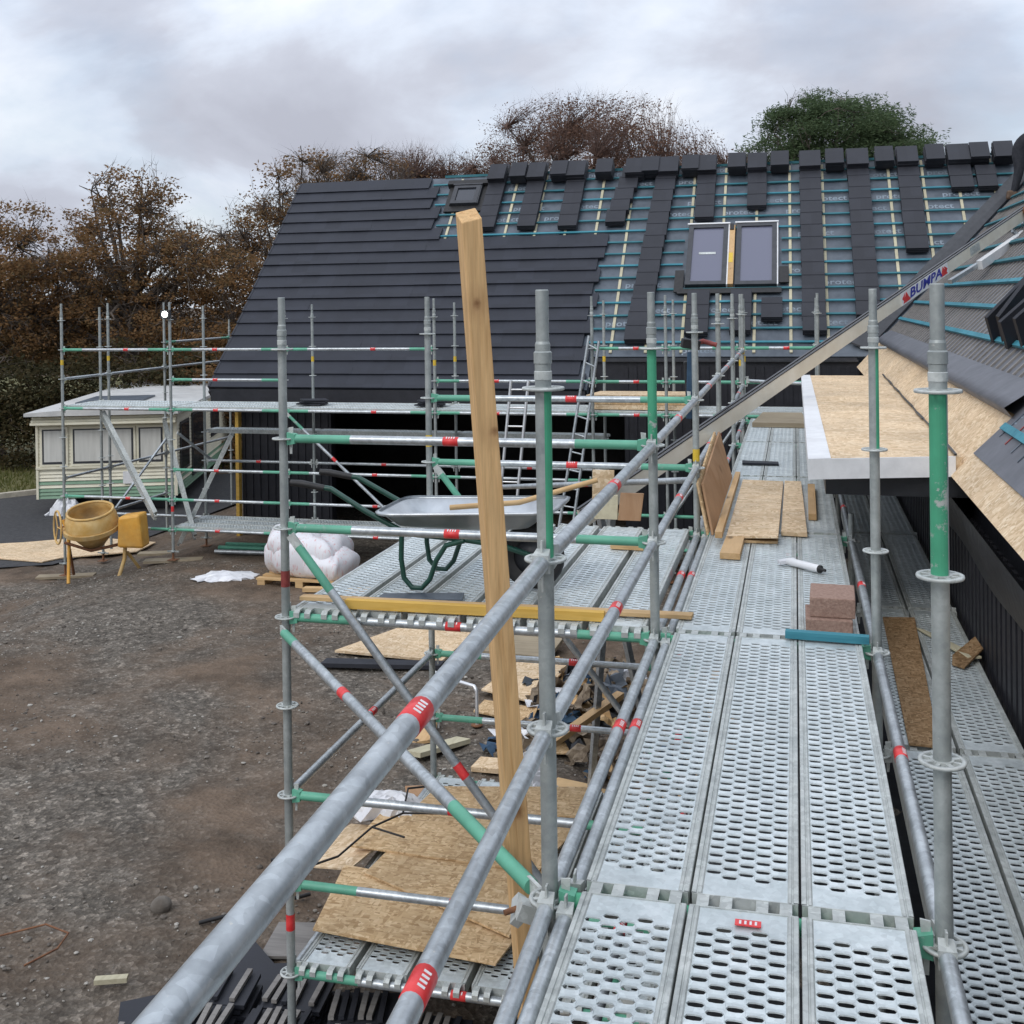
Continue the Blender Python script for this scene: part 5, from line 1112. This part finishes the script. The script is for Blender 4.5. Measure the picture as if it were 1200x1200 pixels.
# ------------------------------------------------------------------ roofer, half out of the frame
def skin_body(name,J,E,mat,levels=2):
    me=bpy.data.meshes.new(name); me.from_pydata([j[0] for j in J],E,[]); o=bpy.data.objects.new(name,me); COL.objects.link(o)
    m=o.modifiers.new('skin','SKIN'); 
    for i,j in enumerate(J): me.skin_vertices[0].data[i].radius=(j[1],j[2] if len(j)>2 else j[1])
    me.skin_vertices[0].data[0].use_root=True; m.use_smooth_shade=True; s=o.modifiers.new('sub','SUBSURF'); s.levels=levels; s.render_levels=levels; me.materials.append(mat); return o
pf=thing('person','person in dark work clothes bending over on the roof valley beside the ridge tiles','person',(4.75,18.35,3.55))
bx,by,bz=4.42,18.2,3.42
J=[((.24,.05,1.0),.20,.17),((.13,-.02,.90),.125),((.16,-.06,.50),.088),((.06,-.05,.09),.058),((.33,.12,.92),.125),((.46,.12,.50),.088),((.42,.16,.10),.045),
   ((.42,.02,1.14),.20,.17),((.62,-.04,1.20),.18,.14),((.76,-.06,1.19),.09),((.66,-.22,1.10),.065),((.64,-.32,.84),.05),((.74,-.34,.62),.036),((.66,.14,1.10),.065),((.72,.22,.84),.05),((.82,.16,.62),.036),((.0,-.06,.05),.05),((.36,.16,.05),.05)]
J=[((bx+a[0]*1.0,by+a[1],bz+a[2]),*rr) for a,*rr in J]
E=[(0,1),(1,2),(2,3),(0,4),(4,5),(5,6),(0,7),(7,8),(8,9),(8,10),(10,11),(11,12),(8,13),(13,14),(14,15),(3,16),(6,17)]
b=skin_body('body',J,E,CLOTH); b.parent=pf; b.matrix_parent_inverse=Matrix.Translation(-Vector(pf.location)); WL[b]=WL[pf]
mb=MB(); hc=Vector((bx+.90,by-.08,bz+1.20)); mb.lathe([(.0,-.12),(.055,-.105),(.085,-.05),(.095,.0),(.09,.06),(.06,.105),(0,.12)],hc,SKIN,16); mb.obox(hc+Vector((.085,-.02,-.02)),(.03,.03,.045),SKIN); mb.obox(hc+Vector((0,.09,0)),(.03,.02,.05),SKIN); mb.obox(hc+Vector((0,-.095,0)),(.03,.02,.05),SKIN); part('head',mb,pf)
mb=MB(); mb.lathe([(.10,-.02),(.104,.02),(.098,.07),(.066,.115),(0,.132)],hc+Vector((-.01,0,.004)),HAIR,16); part('hair',mb,pf)
for hx,hy in ((.74,-.34),(.82,.16)):
    mb=MB(); w0=Vector((bx+hx,by+hy,bz+.60)); mb.obox(w0+Vector((.01,0,-.05)),(.04,.075,.09),SKIN,(0,.2,0))
    for k in range(4): mb.path([w0+Vector((.01,-.028+k*.019,-.09)),w0+Vector((.02,-.03+k*.02,-.13)),w0+Vector((.045,-.03+k*.02,-.155+.006*abs(k-1)))],[.009,.008,.007],SKIN,6)
    mb.path([w0+Vector((.02,-.035,-.03)),w0+Vector((.05,-.06,-.07)),w0+Vector((.06,-.055,-.10))],[.01,.009,.008],SKIN,6); part('hand',mb,pf)
for fx,fy in ((.03,-.06),(.39,.16)):
    mb=MB(); c_=Vector((bx+fx,by+fy,bz)); mb.hexa([c_+Vector(q_) for q_ in ((-.10,-.05,-.02),(.18,-.05,-.02),(.18,.05,-.02),(-.10,.05,-.02),(-.08,-.045,.14),(.06,-.045,.14),(.06,.045,.14),(-.08,.045,.14))],BOOT); part('boot',mb,pf,bevel=.03)
# ------------------------------------------------------------------ trees
def leaves(C,size,r,flat=.5,aspect=.55):
    n=len(C); a=r.normal(0,1,(n,3)); a[:,2]*=flat; a/=np.linalg.norm(a,axis=1)[:,None]+1e-9
    b=r.normal(0,1,(n,3)); b-=a*(a*b).sum(1)[:,None]; b/=np.linalg.norm(b,axis=1)[:,None]+1e-9
    s=size*r.uniform(.55,1.35,n)[:,None]; A=a*s; Bv=b*s*aspect
    V=np.stack([C-A,C+Bv*.9-A*.1,C+A,C-Bv*.9-A*.1],1); return V.reshape(-1,3),np.arange(n*4).reshape(-1,4)
def blob_points(blobs,n,r,shell=.55):
    vol=np.array([b[3]*b[4]*b[5] for b in blobs]); k=r.choice(len(blobs),n,p=vol/vol.sum()); d=r.normal(0,1,(n,3)); d/=np.linalg.norm(d,axis=1)[:,None]
    rad=shell+(1-shell)*r.uniform(0,1,n)**.6; B=np.array(blobs); return B[k,:3]+d*rad[:,None]*B[k,3:6]
def tree(name,label,cat,x,y,ztop,cw,cd,crown,nleaf,lsize,mat,seed,zbase=-2.9,trunk=.22,nlimb=16,twigs=260,clump=90,lean=0,flat=.5,group=None,lfaces=None,tw=.018,spread=.3,asp=.55,twm=None,cl_sig=.22,vsq=1.0):
    """crown: list of unit blobs (dx,dy,dz in crown units: width half=1, height 0..1) + radii"""
    r=np.random.default_rng(seed); t=thing(name,label,cat,(x,y,zbase),group); H=ztop-zbase
    blobs=[(x+b[0]*cw,y+b[1]*cd,zbase+b[2]*H,b[3]*cw,b[4]*cd,b[5]*H) for b in crown]
    tr=MB(); zc=zbase+H*min(b[2] for b in crown)*.75; top=Vector((x+lean*.4,y,zc))
    tr.path([(x,y,zbase-.1),(x+lean*.1,y,zbase+.5*(zc-zbase)),top,(x+lean*.7+.25,y,zc+(ztop-zc)*.30)],[trunk,trunk*.8,trunk*.66,trunk*.16],BARK,9)
    tips=blob_points(blobs,nlimb,r,.25); allb=[]
    for p in tips:
        p=Vector(p); s=top.lerp(Vector((x+lean*.7,y,zc+(ztop-zc)*.35)),r.uniform(0,.9)); m=s.lerp(p,.5)+Vector((0,0,r.uniform(-.1,.35)))+Vector(r.normal(0,.15,3)); m2=m.lerp(p,.5)+Vector(r.normal(0,.12,3))
        tr.path([s,m,m2,p],[trunk*.34,trunk*.22,trunk*.14,.02],BARK,6,False); allb+= [m,m2,p]
    part('trunk',tr,t)
    if twigs:
        tw_=MB(); P=blob_points(blobs,twigs,r,.5); Ab=np.array([b[:] for b in allb]); V=[];F=[]
        for p in P:
            k=np.argmin(((Ab-p)**2).sum(1)+r.uniform(0,.5,len(Ab))); a=Vector(Ab[k]); p=Vector(p)+Vector((0,0,r.uniform(0,.25))); m=a.lerp(p,.55)+Vector(r.normal(0,.12,3)); 
            for q0,q1,w0,w1 in ((a,m,tw,tw*.7),(m,p,tw*.7,tw*.25)):
                dd=(q1-q0).normalized(); s1=dd.orthogonal().normalized(); s2=dd.cross(s1); b=len(V)
                for q,w in ((q0,w0),(q1,w1)):
                    for an in (0,2.1,4.2): V.append(q+(s1*math.cos(an)+s2*math.sin(an))*w)
                F+=[(b+i,b+(i+1)%3,b+3+(i+1)%3,b+3+i) for i in range(3)]
            for z_ in range(3):
                d2=(p-m).normalized()+Vector(r.normal(0,.5,3)); q1=p+d2*r.uniform(.12,.4); s1=d2.orthogonal().normalized()*tw*.3; b=len(V); V+= [p-s1,p+s1,q1]; F.append((b,b+1,b+2))
        tw_.add(V,F,twm or BARK); part('twigs',tw_,t)
    nc=max(1,nleaf//clump); C=blob_points(blobs,nc,r,.35); sig=cl_sig
    cnt=np.maximum(1,(clump*r.uniform(.3,1.7,nc)).astype(int)); K=np.repeat(np.arange(nc),cnt); off=np.clip(r.normal(0,1,(len(K),3)),-1.6,1.6)*sig*r.uniform(.6,1.3,nc)[K][:,None]*np.array([1.25,1.25,.6*vsq]); P=C[K]+off; 
    V,F=leaves(P,lsize,r,flat,asp); lf=MB(); lf.v=[tuple(q) for q in V]; lf.mats=[mat]; lf.f=F.tolist(); lf.m=[0]*len(F); lf.sm=[False]*len(F)
    o=WL[t]; me=bpy.data.meshes.new('crown'); me.from_pydata((V-np.array(o)).tolist(),[],F.tolist()); me.materials.append(mat); c=bpy.data.objects.new('crown',me); COL.objects.link(c); c.parent=t; WL[c]=o
    return t
broad=[(0,0,.72,.8,.8,.22),(-.45,0,.60,.55,.6,.18),(.5,.1,.62,.5,.6,.17),(.1,0,.90,.5,.5,.10),(-.2,.2,.48,.6,.6,.12),(.3,0,.5,.6,.6,.14)]
tree('autumn_tree','large brown autumn tree left of the house, tallest behind the caravan','tree',-19.0,27.2,6.1,3.9,3.0,[(0,0,.70,.62,.7,.17),(-.52,0,.58,.45,.6,.15),(.48,.1,.66,.52,.6,.13),(.05,0,.90,.36,.4,.08),(-.2,.2,.45,.7,.7,.14),(.5,0,.48,.5,.6,.12),(-.75,0,.42,.4,.5,.12),(.85,0,.60,.28,.4,.07)],46000,.055,LF_AUT,1,twigs=1500,trunk=.30,nlimb=44,clump=75,cl_sig=.19)
tree('autumn_tree','thinner autumn tree whose bare branches rise left of the tiled roof verge','tree',-15.7,30.3,6.8,3.4,2.4,[(.1,0,.72,.6,.6,.14),(-.35,0,.60,.5,.6,.14),(.3,0,.52,.5,.6,.14),(.35,0,.90,.45,.4,.08),(-.1,0,.40,.7,.6,.14)],21000,.055,LF_AUT,2,twigs=1500,trunk=.26,nlimb=40,clump=55,cl_sig=.19,lean=.5)
tree('autumn_tree','russet autumn tree at the left edge of the view','tree',-23.6,26.4,5.0,3.8,2.6,broad,30000,.06,LF_AUT,3,twigs=800,trunk=.26,clump=80)
tree('bare_tree','nearly bare tree with orange leaf tufts above the left end of the tiled roof','tree',-14.6,34.2,7.9,2.7,2.2,[(-.3,0,.83,.5,.6,.09),(.4,0,.83,.55,.6,.10),(-.5,0,.74,.5,.6,.08),(.1,0,.72,.8,.6,.10)],9000,.05,LF_AUT,4,twigs=1800,trunk=.24,nlimb=22,clump=36,tw=.014)
tree('bare_tree','wispy bare tree above the middle of the tiled roof','tree',-12.2,35.8,7.9,2.3,2.0,[(-.2,0,.84,.6,.6,.10),(.4,0,.82,.5,.6,.09),(.1,0,.72,.8,.6,.10)],6500,.045,LF_RUS,5,twm=TWIG,twigs=2200,trunk=.22,nlimb=22,clump=22,tw=.014)
tree('bare_tree','broad dense reddish brown bare tree rising behind the ridge centre','tree',-6.2,36.4,9.5,6.9,3.6,[(0,0,.74,.72,.8,.15),(-.55,0,.66,.42,.6,.11),(.58,0,.66,.42,.6,.11),(-.05,0,.88,.5,.5,.075),(.2,0,.60,.7,.7,.10)],60000,.045,LF_RUS,6,twm=TWIG,twigs=7000,trunk=.34,nlimb=34,clump=30,tw=.012,cl_sig=.24)
tree('pine_tree','dark green pine with a dense rounded crown above the ridge at right','tree',2.1,38.6,9.3,3.95,3.0,[(0,0,.84,.62,.7,.11),(-.15,0,.93,.38,.4,.055),(.35,0,.80,.5,.6,.09),(-.40,0,.78,.5,.6,.08),(-.62,0,.69,.42,.5,.07),(.62,0,.74,.36,.5,.08),(0,0,.70,.85,.8,.07),(.18,0,.92,.34,.4,.05),(-.30,0,.89,.34,.4,.06),(.5,.1,.86,.25,.4,.05)],100000,.075,LF_PIN,7,asp=.26,twigs=400,trunk=.30,nlimb=34,clump=300,cl_sig=.29,vsq=.9)
for k,(x,y,zt_,cw,nl,mt,lb) in enumerate(((-21.5,24.6,.9,2.4,8000,LF_DRK,'dark overgrown shrub at the far left beyond the grass'),(-18.0,25.2,1.3,2.6,9000,LF_DRK,'dark brown shrub behind the caravan roof'),(-15.6,26.4,1.5,2.3,8000,LF_AUT,'russet shrub behind the scaffold lamp'),(-13.6,27.6,1.8,2.2,7500,LF_DRK,'dark shrub tucked behind the tiled roof verge'),(-25.5,25.4,1.6,3.0,9000,LF_DRK,'dark shrub at the outer left edge of the wood'))):
    tree('shrub',lb,'shrub',x,y,zt_,cw,1.6,[(0,0,.55,.8,.8,.32),(-.5,0,.4,.55,.7,.34),(.5,0,.42,.55,.7,.34),(0,-.3,.25,.9,.6,.24),(.2,0,.8,.4,.4,.16)],nl*2,.065,mt,20+k,twigs=60,trunk=.10,nlimb=9,clump=100)
# far wood closing the horizon behind the trees
r=np.random.default_rng(77); n=26000; x=r.uniform(-75,70,n); y=62+r.uniform(-4,4,n)+.12*np.abs(x); hgt=3.2+1.5*np.sin(x*.21)+1.1*np.sin(x*.53+1)+r.normal(0,.45,n); z=-3+np.clip(hgt,1,9)*r.uniform(0,1,n)**.55
V,F=leaves(np.stack([x,y,z],1),.42,r,.8,.8); me=bpy.data.meshes.new('far_wood'); me.from_pydata(V.tolist(),[],F.tolist()); me.materials.append(LF_DRK); o=bpy.data.objects.new('far_wood',me); COL.objects.link(o); tag(o,'dark distant wood closing the horizon behind the site','wood',kind='stuff')
